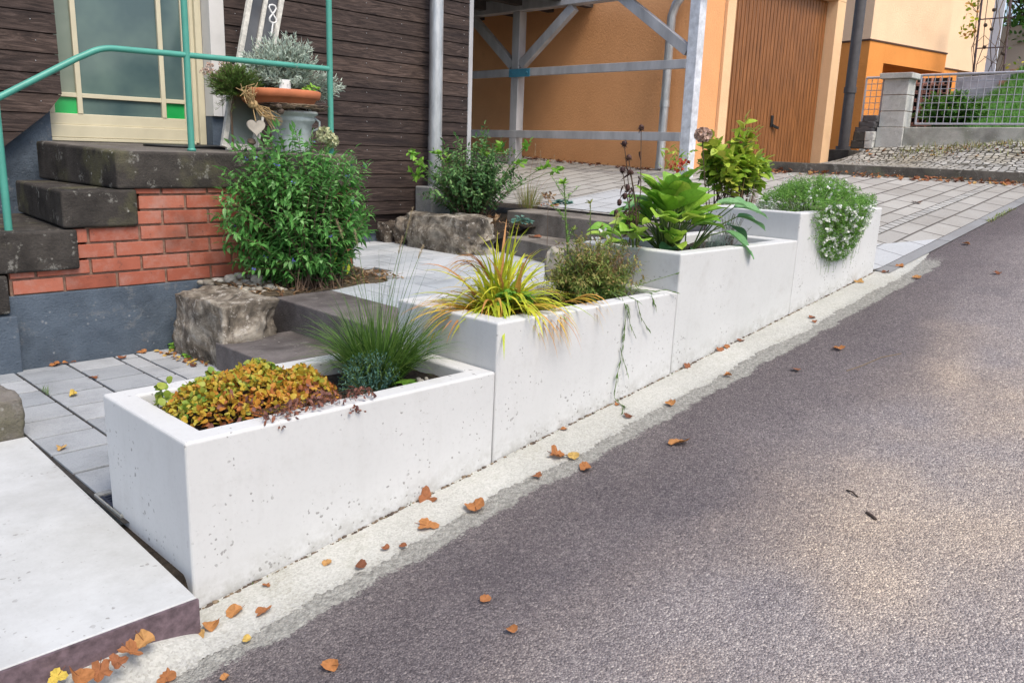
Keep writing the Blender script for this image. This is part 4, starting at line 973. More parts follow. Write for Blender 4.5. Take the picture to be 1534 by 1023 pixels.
def plants_second():
    z = H[1] - .05
    def hv(d, l): return (.32 + R.gauss(0, .13)) if R.random() < .86 else U(.72, 1)
    root = thing('golden_grass', (1.46, .24, z), 'yellow arching golden grass with orange tips at the planter corner', 'grass'); mb = MB()
    for i in range(460):
        a = U(0, 2 * PI); q = R.random() ** .6; d = V(math.cos(a) * 1.7 * q + .12, math.sin(a) * 1.2 * q - .02, 1 - .2 * q)
        mb.blade((1.46 + U(-.055, .055), .25 + U(-.05, .05), z), d, U(.18, .42), U(.011, .022), U(.8, 2.3), 9, min(1, max(0, hv(d, 0))), .35, rdir())
    # tall upright blades, the ones arching far right and the dry ones over the rim
    for p, l, dr, v in (((.06, .02, 1), .37, .15, .42), ((.10, .0, 1), .34, .2, .48), ((.02, .05, 1), .36, .2, .4), ((-.35, .2, 1), .36, .7, .40), ((-.45, .25, 1), .34, .8, .45), ((.8, .2, .9), .45, 1.0, .40), ((.9, .1, .7), .50, 1.3, .44), ((.7, .3, 1), .48, .9, .36), ((1, -.1, .6), .42, 1.0, .42)):
        for k in range(3): mb.blade((1.46 + U(-.03, .03), .25 + U(-.03, .03), z), V(*p) + rdir() * .12, l * U(.9, 1.05), .012, dr, 9, min(1, max(0, v + R.gauss(0, .05))), .3, rdir())
    for i in range(34):
        d = V(U(-.1, .30), -1, U(.25, .9)); mb.blade((1.42 + U(-.04, .14), .20 + U(-.03, .03), z + .02), d, U(.24, .40), U(.006, .011), U(1.6, 2.6), 9, U(.70, 1), .4, rdir())
    for i in range(16): mb.blade((1.75 + U(-.03, .06), .14, z + .05), V(U(.1, .5), -.9, U(.3, .8)), U(.16, .27), U(.006, .010), U(1.4, 2.3), 8, U(.6, 1), .4, rdir())
    for i in range(26): mb.blade((1.36 + U(-.03, .03), .27, z + .02), V(-1, U(-.1, .35), U(.3, .7)), U(.26, .40), U(.006, .010), U(.7, 1.3), 8, U(.5, 1), .4, rdir())
    for i in range(22): mb.blade((1.44 + U(-.03, .03), .30, z + .15), V(-.45 + U(-.2, .1), .1, .9), U(.20, .28), .008, U(1.5, 2.2), 8, U(.8, 1), .4, rdir())
    mb.build('blades', 'lf_hakone', root)
    root = thing('leafy_plant', (1.45, .15, z), 'bright green lobed leaf plant in front of the golden grass', 'plant'); lf, st = MB(), MB()
    for i in range(34):
        a = U(0, 2 * PI); q = R.random() ** .6; p = V(1.455 + math.cos(a) * q * .085, .155 + math.sin(a) * q * .06, z + .05 + .10 * (1 - q * .6) * U(.6, 1))
        st.tube([(1.455, .16, z), p], .0014, 3, .5, False)
        for k in range(5): aa = a + (k - 2) * .55; lf.leaf(p, (math.cos(aa), math.sin(aa) - .25, .25), (0, -.25, 1), U(.026, .036), .018, 'oval', min(1, max(0, R.gauss(.35, .15))), .25, .35)
    st.build('stems', 'stem_green', root); lf.build('foliage', 'lf_bright', root)
    # wispy brown and green perennials
    shrub('wispy_perennial', (2.09, .28, z), (2.09, .28, z + .11), (.33, .19, .21), 250, 13, .030, .009, 'lf_wispy', 'wispy brown and green perennial filling the second planter', 'plant', 'lance', 'stem_green', .16, .3, .1, .15, hemi=True, vbias=.05, thick=.0016)
    root = thing('dry_grass', (2.10, .30, z), 'dry tan stalks standing in the wispy perennial', 'grass'); mb, lf = MB(), MB()
    for i in range(90): mb.blade((2.12 + U(-.16, .2), .28 + U(-.1, .1), z), (U(-.5, .4), U(-.5, .3), 1), U(.16, .34), .0028, U(.2, 1.0), 7, R.random(), .3, rdir())
    for i in range(64):
        s = V(2.12 + U(-.12, .16), .28 + U(-.1, .1), z); t = s + V(U(-.06, .1), U(-.08, .06), U(.13, .29))
        mb.tube([s, s.lerp(t, .5) + V(U(-.02, .02), 0, 0), t], .0012, 3, .4, False)
        for k in range(16): lf.leaf(s.lerp(t, U(.45, 1)) + rdir() * .012, rdir(.4), rdir(.4), U(.010, .018), .005, 'lance', R.random(), .3, .2)
    mb.build('stalks', 'lf_dry', root); lf.build('seed_husks', 'lf_dry', root)
    # tall weed
    root = thing('tall_weed', (1.99, .33, z), 'tall thin green weed rising above the second planter', 'weed'); st, lf = MB(), MB()
    pts = [(1.995, .33, z), (1.985, .335, .85), (1.965, .34, 1.0), (1.955, .345, 1.12), (1.945, .35, 1.20)]; st.tube(pts, [.0045, .004, .0035, .003, .002], 6, .4)
    P_ = [V(*p) for p in pts]
    for k in range(70):
        u = .22 + .78 * k / 70; q = u * 4; i = min(3, int(q)); p = P_[i].lerp(P_[i + 1], q - i); a = k * 2.4; lf.leaf(p, (math.cos(a), math.sin(a), .7), (0, 0, 1), U(.014, .026) * (1.3 if k > 60 else 1), .006 if k < 60 else .011, 'lance', U(.1, .8), .3, .4)
    for k in range(9):
        i = 1 + k % 3; p = P_[i].lerp(P_[i + 1], U(0, 1)); a = U(0, 6.28); t = p + V(math.cos(a) * .07, math.sin(a) * .07, U(.05, .09)); st.tube([p, p.lerp(t, .5) - V(0, 0, .006), t], .0013, 3, .3, False)
        for m in range(14): lf.leaf(p.lerp(t, U(.2, 1)), rdir(.4), rdir(), .013, .004, 'lance', U(.1, .7), .3, .2)
    for k in range(12): lf.leaf((1.945, .35, 1.195), rdir(.9), rdir(), .030, .013, 'lance', U(.4, 1), .3, .2)
    st.build('stem', 'stem_green', root); lf.build('foliage', 'lf_bright', root)
    root = thing('tall_weed', (2.2, .36, z), 'shorter branching weed with white buds before the hosta', 'weed'); st, lf, fw = MB(), MB(), MB()
    for (x, y, t) in ((2.17, .36, (2.17, .37, 1.10)), (2.20, .33, (2.30, .31, 1.03)), (2.16, .36, (2.06, .38, .98)), (2.2, .36, (2.24, .36, .98)), (2.1, .3, (2.0, .29, .93))):
        s = V(x, y, z); t = V(*t); st.tube([s, s.lerp(t, .5) + V(.01, 0, .01), t], .0022, 4, .3, False)
        for k in range(34): lf.leaf(s.lerp(t, U(.3, 1)), rdir(.5), rdir(.5), U(.014, .028), .006, 'lance', U(.1, .9), .3, .3)
        for k in range(5): lf.leaf(t, rdir(.8), rdir(), .03, .012, 'lance', U(.4, .9), .3, .3)
    for k in range(7): p = V(2.22 + U(-.05, .06), .33 + U(-.03, .03), U(.88, .99)); [fw.leaf(p, rdir(), rdir(), .011, .010, 'round', R.random()) for m in range(7)]
    st.build('stems', 'stem_green', root); lf.build('foliage', 'lf_wispy', root); fw.build('buds', 'pt_white', root)
    # trailing stem over the front
    root = thing('trailing_plant', (2.0, .05, H[1]), 'long thin green strand trailing down the planter front onto the gutter', 'trailing plant'); st, lf = MB(), MB()
    def strand(pts, r=.0016, n=26, L=.04):
        P_ = [V(*p) for p in pts]; st.tube(P_, r, 4, .4, False)
        for k in range(n):
            q = R.random() * (len(P_) - 1); i = int(q); p = P_[i].lerp(P_[i + 1], q - i); d = (P_[i + 1] - P_[i]).normalized(); lf.leaf(p, d + V(U(-.45, .45), U(-.15, .02), U(-.1, .1)), (0, -1, .2), L * U(.6, 1.3), .0055, 'lance', U(.1, .7), .3, .15)
    zf = H[1]; y = -.012
    strand([(2.0, .12, zf + .03), (1.985, .02, zf + .02), (1.975, y, zf - .02), (1.985, y, .58), (1.97, y, .45), (1.94, y - .004, .36), (1.925, y - .01, .28), (1.94, y - .03, .255), (1.93, -.07, .253), (1.86, -.12, .245)], n=44)
    strand([(2.0, .1, zf + .03), (1.995, y, zf - .02), (2.02, y, .60), (2.06, y - .01, .53)], n=14)
    strand([(2.05, .1, zf + .03), (2.06, y, zf - .005), (2.10, y, .62), (2.16, y - .01, .55)], n=14)
    strand([(1.96, y, .50), (1.99, y, .44), (2.01, y - .01, .38)], n=8)
    strand([(2.18, .1, zf + .02), (2.24, .02, zf + .015), (2.30, -.0, zf + .02), (2.35, -.02, zf + .005)], n=12, L=.028)
    strand([(2.15, .1, zf + .02), (2.18, -.0, zf + .015), (2.21, y, zf - .05)], n=12, L=.028); strand([(2.1, .1, zf + .02), (2.28, .05, zf + .06), (2.40, .0, zf + .09)], n=6, L=.03)
    st.build('stems', 'stem_green', root); lf.build('foliage', 'lf_rosemary', root)
    # brown dry flower stem at the back
    root = thing('dry_flower_stem', (1.66, .42, z), 'dry brown flower stalk behind the golden grass', 'dry stalk'); st, lf = MB(), MB()
    for s, t in (((1.62, .44, z), (1.63, .46, 1.04)), ((1.95, .45, z), (1.98, .47, 1.13))):
        st.tube([s, V(*s).lerp(V(*t), .5) + V(.01, 0, 0), t], .0015, 4, .5, False)
        for k in range(18): lf.leaf(V(*t) + rdir() * .02, rdir(), rdir(), .02, .012, 'oval', R.random(), .4, .5)
    st.build('stems', 'stem_brown', root); lf.build('husks', 'lf_dry', root)
plants_second()

def plants_third():
    z = H[2] - .05
    def hosta(b, spec, leaf, label):
        root = thing('hosta', b, label, 'plant'); st, lf = MB(), MB()
        for a, r, hh, L, W, v, dz in spec:
            tip = V(b[0] + math.cos(a) * r, b[1] + math.sin(a) * r, b[2] + hh); s = V(b[0] + math.cos(a) * .03, b[1] + math.sin(a) * .03, b[2]); mid = s.lerp(tip, .55) + V(0, 0, .03)
            st.tube([s, mid, tip], [.0045, .004, .003], 5, R.random(), False)
            d = V(math.cos(a), math.sin(a), dz); nrm = V(-math.cos(a) * .4 + U(-.3, .3), -math.sin(a) * .4 - .25 + U(-.3, .2), 1)
            # broad ribbed blade in 9 rings
            d.normalize(); w = d.cross(nrm).normalized(); n = w.cross(d).normalized(); vs = []; N = 10; K = 7; dd = d.copy(); p = tip.copy(); wv = U(0, 6)
            for i in range(N + 1):
                t = i / N; q = (min(1, t / .26) ** .55) * (1 - max(0, (t - .45) / .55) ** 1.9); h = W * .5 * max(q, .02)
                for k in range(K): u = -1 + 2 * k / (K - 1); vs.append(p + w * (h * u) + n * (h * (.42 * abs(u) ** 1.2) + .0035 * math.sin(t * 11 + wv + u * 2) * abs(u) + (.0018 if k % 2 else 0)))
                dd = (dd + V(0, 0, -.06)).normalized(); p = p + dd * (L / N); n = w.cross(dd).normalized()
            lf.add(vs, [(i * K + k, i * K + k + 1, (i + 1) * K + k + 1, (i + 1) * K + k) for i in range(N) for k in range(K - 1)], min(1, max(0, v)), True)
        st.build('leaf_stalks', 'stem_green', root); lf.build('leaves', leaf, root)
    sp = []
    for i in range(64):
        a = U(0, 2 * PI); k = R.random(); sp.append((a, .02 + .13 * k, .06 + .25 * (1 - k * .6) * U(.6, 1.15), U(.13, .20), U(.085, .13), min(1, max(0, R.gauss(.46, .24))), 1.8 - 1.5 * k + U(-.25, .25)))
    for i in range(16): sp.append((U(2.3, 4.0), U(.12, .26), U(.05, .20), U(.12, .18), U(.075, .11), U(.3, .8), U(.2, .9)))
    hosta((2.74, .30, z), sp, 'lf_hosta', 'big yellow green hosta with broad ribbed leaves in the third planter')
    sp = []
    for a, r, hh, L, W, v, dz in ((-.75, .24, .24, .20, .12, .6, .05), (-.6, .28, .19, .19, .11, .5, -.1), (-1.0, .20, .12, .21, .11, .35, -.5), (-.9, .14, .25, .17, .11, .7, .3), (.6, .14, .27, .15, .10, .4, .4), (2.6, .22, .25, .15, .09, .5, .1), (-.3, .28, .14, .18, .10, .3, -.3), (3.4, .2, .04, .15, .10, .1, .1), (-2.2, .12, .02, .14, .09, .1, .0), (-.5, .26, .26, .17, .10, .55, .0)):
        sp.append((a, r, hh, L, W, v, dz))
    hosta((2.86, .27, z), sp, 'lf_hosta_blue', 'blue green hosta with drooping leaves over the planter rim')
    sp = [(U(2.2, 4.3), U(.06, .14), U(.05, .14), U(.12, .17), U(.07, .09), U(.3, .9), U(.2, .7)) for i in range(9)]
    hosta((2.46, .30, z), sp, 'lf_hosta', 'small low hosta left of the big one, at the planter end')
    # dark seed heads
    root = thing('coneflower', (2.53, .36, z), 'dried dark coneflower stalks with round seed heads by the hosta', 'dry flowers'); st, lf, hd = MB(), MB(), MB()
    for s, t in (((2.54, .36, z), (2.52, .36, 1.455)), ((2.52, .38, z), (2.405, .37, 1.375)), ((2.55, .35, z), (2.42, .35, 1.31)), ((2.50, .36, z), (2.39, .36, 1.25)), ((2.52, .34, z), (2.43, .34, 1.24))):
        s, t = V(*s), V(*t); st.tube([s, s.lerp(t, .5) + V(.02, 0, .02), t], [.003, .0025, .002], 5, .2, False)
        h1 = MB(); rock(h1, t + V(0, 0, .006), .0125, .0125, .013, 0, int(t.x * 99), .1, .25, 6, R.random()); h1.build('seed_head', 'lf_dark', root)
        for k in range(26): lf.leaf(t, rdir(-.1), rdir(), U(.015, .028), .004, 'lance', R.random(), .2, .4)
        for k in range(9):
            p = s.lerp(t, U(.25, .85)); a = U(0, 6.3); lf.leaf(p, (math.cos(a), math.sin(a), -.5), rdir(.6), U(.02, .045), .011, 'lance', R.random(), .6, .9)
    for x, y, z_ in ((2.38, .36, 1.10), (2.42, .36, 1.13), (2.36, .36, 1.05), (2.44, .36, 1.17)): h1 = MB(); rock(h1, (x, y, z_), .010, .010, .016, 0, 3, .2, .25, 5, .5); h1.build('dry_bud', 'lf_dark', root)
    st.build('stalks', 'stem_brown', root); lf.build('dry_leaves', 'lf_dark', root)
    # lavender remains
    root = thing('lavender', (3.42, .33, z), 'grey dried lavender spikes at the far end of the third planter', 'plant'); st, lf = MB(), MB()
    for i in range(34):
        s = V(3.42 + U(-.03, .03), .33 + U(-.03, .03), z); t = s + V(U(-.08, .08), U(-.07, .07), U(.10, .19)); st.tube([s, t], .0012, 3, .3, False)
        for k in range(16): lf.leaf(s.lerp(t, U(.3, 1)), rdir(.6), rdir(), U(.010, .018), .0035, 'lance', U(0, .8), .2, .2)
    st.build('stems', 'stem_brown', root); lf.build('spikes', 'lf_dark' if False else 'lf_lav', root)
    root = thing('groundcover_plant', (3.12, .26, z), 'silvery thread leaved plant beside the drooping hosta leaf', 'plant'); lf = MB()
    for i in range(160): lf.blade((3.1 + U(-.05, .08), .24 + U(-.06, .06), z), (U(-.8, .8), U(-.8, .6), 1), U(.06, .13), .003, .6, 4, R.random(), .3, rdir())
    lf.build('foliage', 'lf_lav', root)
plants_third()

def plants_top():
    z = H[3] - .05
    root = thing('white_flowering_plant', (4.42, .25, z), 'green cushion of small white flowers hanging over the topmost planter', 'plant'); st, lf, fw = MB(), MB(), MB()
    def dome(x, y): return .18 * math.sqrt(max(0, 1 - ((x - 4.27) / .42) ** 2 - ((y - .22) / .34) ** 2))
    for i in range(1500):
        x = U(3.84, 4.70); y = U(-.05, .5); hh = dome(x, y)
        if hh <= 0 or y < 0: continue
        p = V(x, y, z + .02 + hh * (.55 + .5 * R.random()) * (1.15 + .3 * nz(x, y, 0, 6))); s = V(4.27 + (x - 4.27) * .5, .25 + (y - .25) * .5, z)
        if R.random() < .35: st.tube([s, s.lerp(p, .6) + V(0, 0, .02), p], .0011, 3, .5, False)
        for k in range(7): lf.leaf(p + rdir() * .016, rdir(.5), rdir(.5), U(.016, .028), .0042, 'lance', min(1, max(0, R.gauss(.5, .22))), .3, .3)
        if R.random() < (.10 if y < .18 else .02):
            for k in range(6): fw.leaf(p + V(0, -.006, .012), rdir(.4), rdir(), .013, .012, 'round', R.random())
    # the part hanging down in front
    for i in range(2300):
        u = R.random() ** .75; x = 4.13 + R.gauss(0, .20) * (1 - .45 * u); y = -.012 - U(0, .17) * (1 - u ** 2) * (1 - min(1, abs(x - 4.13) / .5)); zz = H[3] + .09 - .38 * u * (1 - .7 * ((x - 4.11) / .5) ** 2)
        if abs(x - 4.13) > .42 or x < 3.66: continue
        p = V(x, y, zz)
        if R.random() < .3: st.tube([(4.13 + (x - 4.13) * .8, .06, H[3] + .03), (x, -.03 + y * .6, H[3] + .02), p], .0009, 3, .6, False)
        for k in range(7): lf.leaf(p + rdir() * .016, rdir(-.1) + V(0, -.4, 0), rdir(.4), U(.014, .026), .004, 'lance', min(1, max(0, R.gauss(.45, .22))), .3, .3)
        if R.random() < .16 and .15 < u:
            c = p + V(0, -.014, .004)
            for k in range(8): fw.leaf(c + rdir() * .008, rdir(.2) + V(0, -.5, 0), rdir(), .014, .013, 'round', R.random())
    for i in range(46):
        x = 4.14 + R.gauss(0, .15); t = V(x, -.018, H[3] - U(.26, .38)); st.tube([(x + U(-.05, .05), -.03, H[3] - .2), V(x + U(-.04, .04), -.02, H[3] - .28), t], .0007, 3, .4, False)
        for k in range(4): lf.leaf(t + V(0, 0, U(0, .09)), rdir(), rdir(), .012, .003, 'lance', R.random())
    st.build('stems', 'stem_green', root); lf.build('foliage', 'lf_white_plant', root); fw.build('flowers', 'pt_white', root)
    # white flower wands behind
    root = thing('white_wand_flowers', (4.5, .42, z), 'thin wands with white blossoms rising behind the green cushion', 'flowers'); st, fw = MB(), MB()
    for t in ((4.30, .45, 1.20), (4.36, .46, 1.24), (4.42, .45, 1.215), (4.95, .42, 1.20), (4.98, .43, 1.225), (4.74, .44, 1.18), (4.20, .44, 1.16), (4.85, .4, 1.14), (5.02, .41, 1.17), (4.05, .40, 1.13)):
        t = V(*t); s = V(4.5 + (t.x - 4.5) * .5, .4, z); st.tube([s, s.lerp(t, .5) + V(0, 0, .02), t], .001, 3, .4, False)
        for q in range(4):
            c = t + V(U(-.025, .025), U(-.02, .02), U(-.05, .005))
            for k in range(6): fw.leaf(c, rdir(), rdir(), .011, .010, 'round', R.random())
    st.build('stems', 'stem_green', root); fw.build('blossoms', 'pt_white', root)
    root = thing('daisies', (3.78, .30, z), 'small white daisies at the lower end of the topmost planter', 'flowers'); st, fw, lf = MB(), MB(), MB()
    for i in range(26):
        t = V(3.80 + U(-.09, .10), .33 + U(-.09, .09), z + U(.05, .13)); st.tube([(t.x, t.y, z), t], .001, 3, .4, False); n = rdir(1.2)
        for k in range(9): a = k * .7; fw.leaf(t, V(math.cos(a), math.sin(a), .1), n, .011, .005, 'oval', R.random())
        for k in range(8): lf.leaf((t.x, t.y, z + U(0, .07)), rdir(.5), rdir(), .022, .005, 'lance', R.random())
    for i in range(60): lf.leaf((3.98 + U(-.05, .1), .25 + U(-.1, .1), z + U(.03, .08)), rdir(.5), rdir(), .026, .005, 'lance', R.random())
    st.build('stems', 'stem_green', root); fw.build('petals', 'pt_white', root); lf.build('foliage', 'lf_lav', root)
plants_top()

def plants_ground():
    # big shrub against the stairs
    shrub('flowering_shrub', (1.83, 2.33, .46), (1.80, 2.34, 1.01), (.54, .31, .48), 340, 17, .066, .023, 'lf_shrub', 'big leafy green shrub with small blue flowers before the brick stairs', 'shrub', 'lance', 'stem_brown', .17, .7, .8, .16, flowers=('pt_blue', .08, 6, .015))
    root = thing('yellow_leaf_sprig', (1.65, 2.28, .48), 'yellowing leaves hanging low under the big shrub', 'leaves'); lf = MB(); st = MB()
    for x, y, z_ in ((1.60, 2.26, .66), (1.65, 2.25, .65), (1.69, 2.25, .66), (2.02, 2.2, .62), (2.06, 2.2, .60), (1.98, 2.22, .68)):
        lf.leaf((x, y, z_), (U(-.2, .2), -.2, -1), (0, -1, .1), .07, .026, 'lance', U(.2, .6), .3, .3); st.tube([(x, y + .01, z_), (x + .01, y + .05, z_ + .08)], .0012, 3, .5, False)
    lf.build('foliage', 'lf_hakone', root); st.build('stems', 'stem_brown', root)
    # evergreen bush by the downpipe
    shrub('evergreen_bush', (4.02, 3.18, .66), (4.03, 3.17, 1.06), (.48, .38, .46), 170, 14, .052, .020, 'lf_bush', 'loose dark evergreen bush beside the concrete block', 'bush', 'oval', 'stem_brown', .10, .4, .2, .3, hemi=True)
    root = thing('light_green_shoots', (4.0, 3.2, .7), 'light green leafy shoots standing out of the dark evergreen bush', 'shoots'); st, lf = MB(), MB()
    for t in ((3.50, 3.42, 1.29), (3.58, 3.40, 1.20), (3.53, 3.42, 1.12), (3.86, 3.5, 1.30), (3.95, 3.45, 1.26), (4.43, 2.9, 1.40), (4.38, 2.92, 1.25), (4.55, 2.8, 1.20), (4.72, 2.75, 1.19), (4.20, 3.0, 1.38), (4.08, 3.1, 1.34)):
        t = V(*t); s = V(4.02 + U(-.1, .1), 3.18 + U(-.06, .06), .72); m = s.lerp(t, .5) + V(0, 0, .12); pts = [s.lerp(m, u / 5).lerp(m.lerp(t, u / 5), u / 5) for u in range(6)]; st.tube(pts, .0028, 4, .5, False)
        for k in range(15): p = pts[-1].lerp(pts[-2], U(0, .8)); lf.leaf(p, rdir(.55), rdir(.6), U(.045, .075), U(.022, .034), 'oval', U(.0, .8), .3, .35)
    st.build('stems', 'stem_green', root); lf.build('foliage', 'lf_bright', root)
    # tan grass tuft and succulents on the bank
    tuft('dry_grass_tuft', (4.52, 2.98, .83), 150, .26, .004, 'lf_wispy', 'tan and green grass tuft on the bank beside the topmost step', .09, .55, .6, vfun=lambda d, l: U(.35, 1))
    root = thing('dry_plumes', (4.4, 3.0, .8), 'thin pale grass plumes swaying before the carport', 'grass plumes'); st, pl = MB(), MB()
    for x, y, z_ in ((4.55, 2.95, 1.36), (4.62, 2.95, 1.30), (4.75, 2.9, 1.27), (4.82, 2.85, 1.18), (4.36, 3.05, 1.33)):
        t = V(x, y, z_); s = V(4.5, 3.0, .83); m = s.lerp(t, .5) + V(0, 0, .05); st.tube([s, m, t], .0012, 3, .6, False)
        for k in range(60): pl.blade(t + V(0, 0, U(-.08, .02)), V(.1, 0, 1) + rdir() * .5, .02, .0012, .3, 2, R.random())
    st.build('stalks', 'lf_dry', root); pl.build('plumes', 'plume', root)
    def rosette(x, y, z, r, label, leaf='lf_blue', n=60, L=.05, W=.03):
        root = thing('succulent', (x, y, z), label, 'plant'); lf = MB(); st = MB()
        for i in range(n):
            a = U(0, 6.3); q = R.random() ** .6; p = V(x + math.cos(a) * q * r, y + math.sin(a) * q * r, z + r * .8 * (1 - q * .8) * U(.5, 1)); lf.leaf(p, (math.cos(a), math.sin(a), U(-.1, .6)), (0, -.3, 1), L * U(.6, 1), W, 'round', R.random(), .35, .3)
            if i % 4 == 0: st.tube([(x, y, z), p], .002, 3, .5, False)
        st.build('stems', 'stem_green', root); lf.build('leaves', leaf, root)
    rosette(4.06, 2.62, .74, .075, 'blue green rosette plant right of the long boulder')
    rosette(4.78, 2.80, .86, .075, 'blue green rosette plant on the edge of the carport paving')
    rosette(1.13, 2.52, .13, .07, 'bright green weed between the plinth wall and the big boulder', 'lf_bright', 40, .05, .03)
    rosette(1.06, 2.32, .13, .035, 'tiny green weed at the foot of the big boulder', 'lf_bright', 18, .035, .02)
    mb = MB()
    for i in range(70): p = (U(.98, 1.12), U(2.1, 2.55), .135); mb.leaf(p, (U(-1, 1), U(-1, 1), U(-.1, .5)), (U(-.4, .4), U(-.4, .4), 1), U(.02, .045), U(.012, .025), 'oval', R.random(), .4, .4)
    for i in range(60): p = (U(4.50, 4.85), U(2.68, 3.0), DRV(4.65, 2.85) + .01); mb.leaf(p, (U(-1, 1), U(-1, 1), U(-.1, .4)), (U(-.4, .4), U(-.4, .4), 1), U(.02, .04), U(.012, .022), 'oval', U(.2, .8), .4, .4)
    tag(mb.build('leaf_litter', 'lf_fall'), 'brown leaf litter gathered in the corners by boulder and step', 'leaf litter', None, 'stuff')
    # hydrangea behind the planters
    root = shrub('hydrangea', (4.28, .86, .80), (4.30, .84, 1.31), (.33, .17, .30), 46, 7, .10, .055, 'lf_hydr', 'yellow green hydrangea with one faded flower head behind the planters', 'shrub', 'oval', 'stem_brown', .13, .5, .3, .55, hemi=True, thick=.005, vbias=-.05)
    st, hd = MB(), MB()
    for i in range(70): x = 4.36 + U(-.16, .24); s = V(x, .84 + U(-.1, .1), .80); t = s + V(U(-.04, .06), U(-.05, .05), U(.25, .52)); st.blade(s, t - s, (t - s).length, .007, .15, 4, R.random(), .3, rdir())
    st.build('tan_stalks', 'lf_dry', root)
    c = V(3.96, .9, 1.47)
    for i in range(170): d = rdir(); hd.leaf(c + V(d.x * .042, d.y * .042, d.z * .032), d + rdir() * .6, d, .024, .022, 'round', R.random(), .2, .3)
    hd.build('flower_head', 'pt_pink', root)
    s2 = MB(); s2.tube([(4.1, .88, .82), (4.02, .9, 1.2), (3.95, .9, 1.46)], .004, 5, .4); s2.build('flower_stalk', 'stem_brown', root)
    for nm, (x, y, z_) in (('red flowering plant between the carport post and the hydrangea', (6.35, 2.62, 1.16)),):
        root = thing('red_flowering_plant', (x, y, z_), nm, 'plant'); lf, fw = MB(), MB()
        for i in range(70): lf.leaf((x + U(-.22, .18), y + U(-.1, .1), z_ + U(.0, .24)), rdir(.5), rdir(.5), U(.04, .09), .02, 'lance', R.random(), .3, .4)
        for i in range(40): fw.leaf((x - .1 + U(-.09, .10), y - .05 + U(-.06, .06), z_ + U(.02, .13)), rdir(.3), rdir(), .036, .03, 'round', R.random())
        lf.build('foliage', 'lf_hydr', root); fw.build('flowers', 'lf_red', root)
plants_ground()

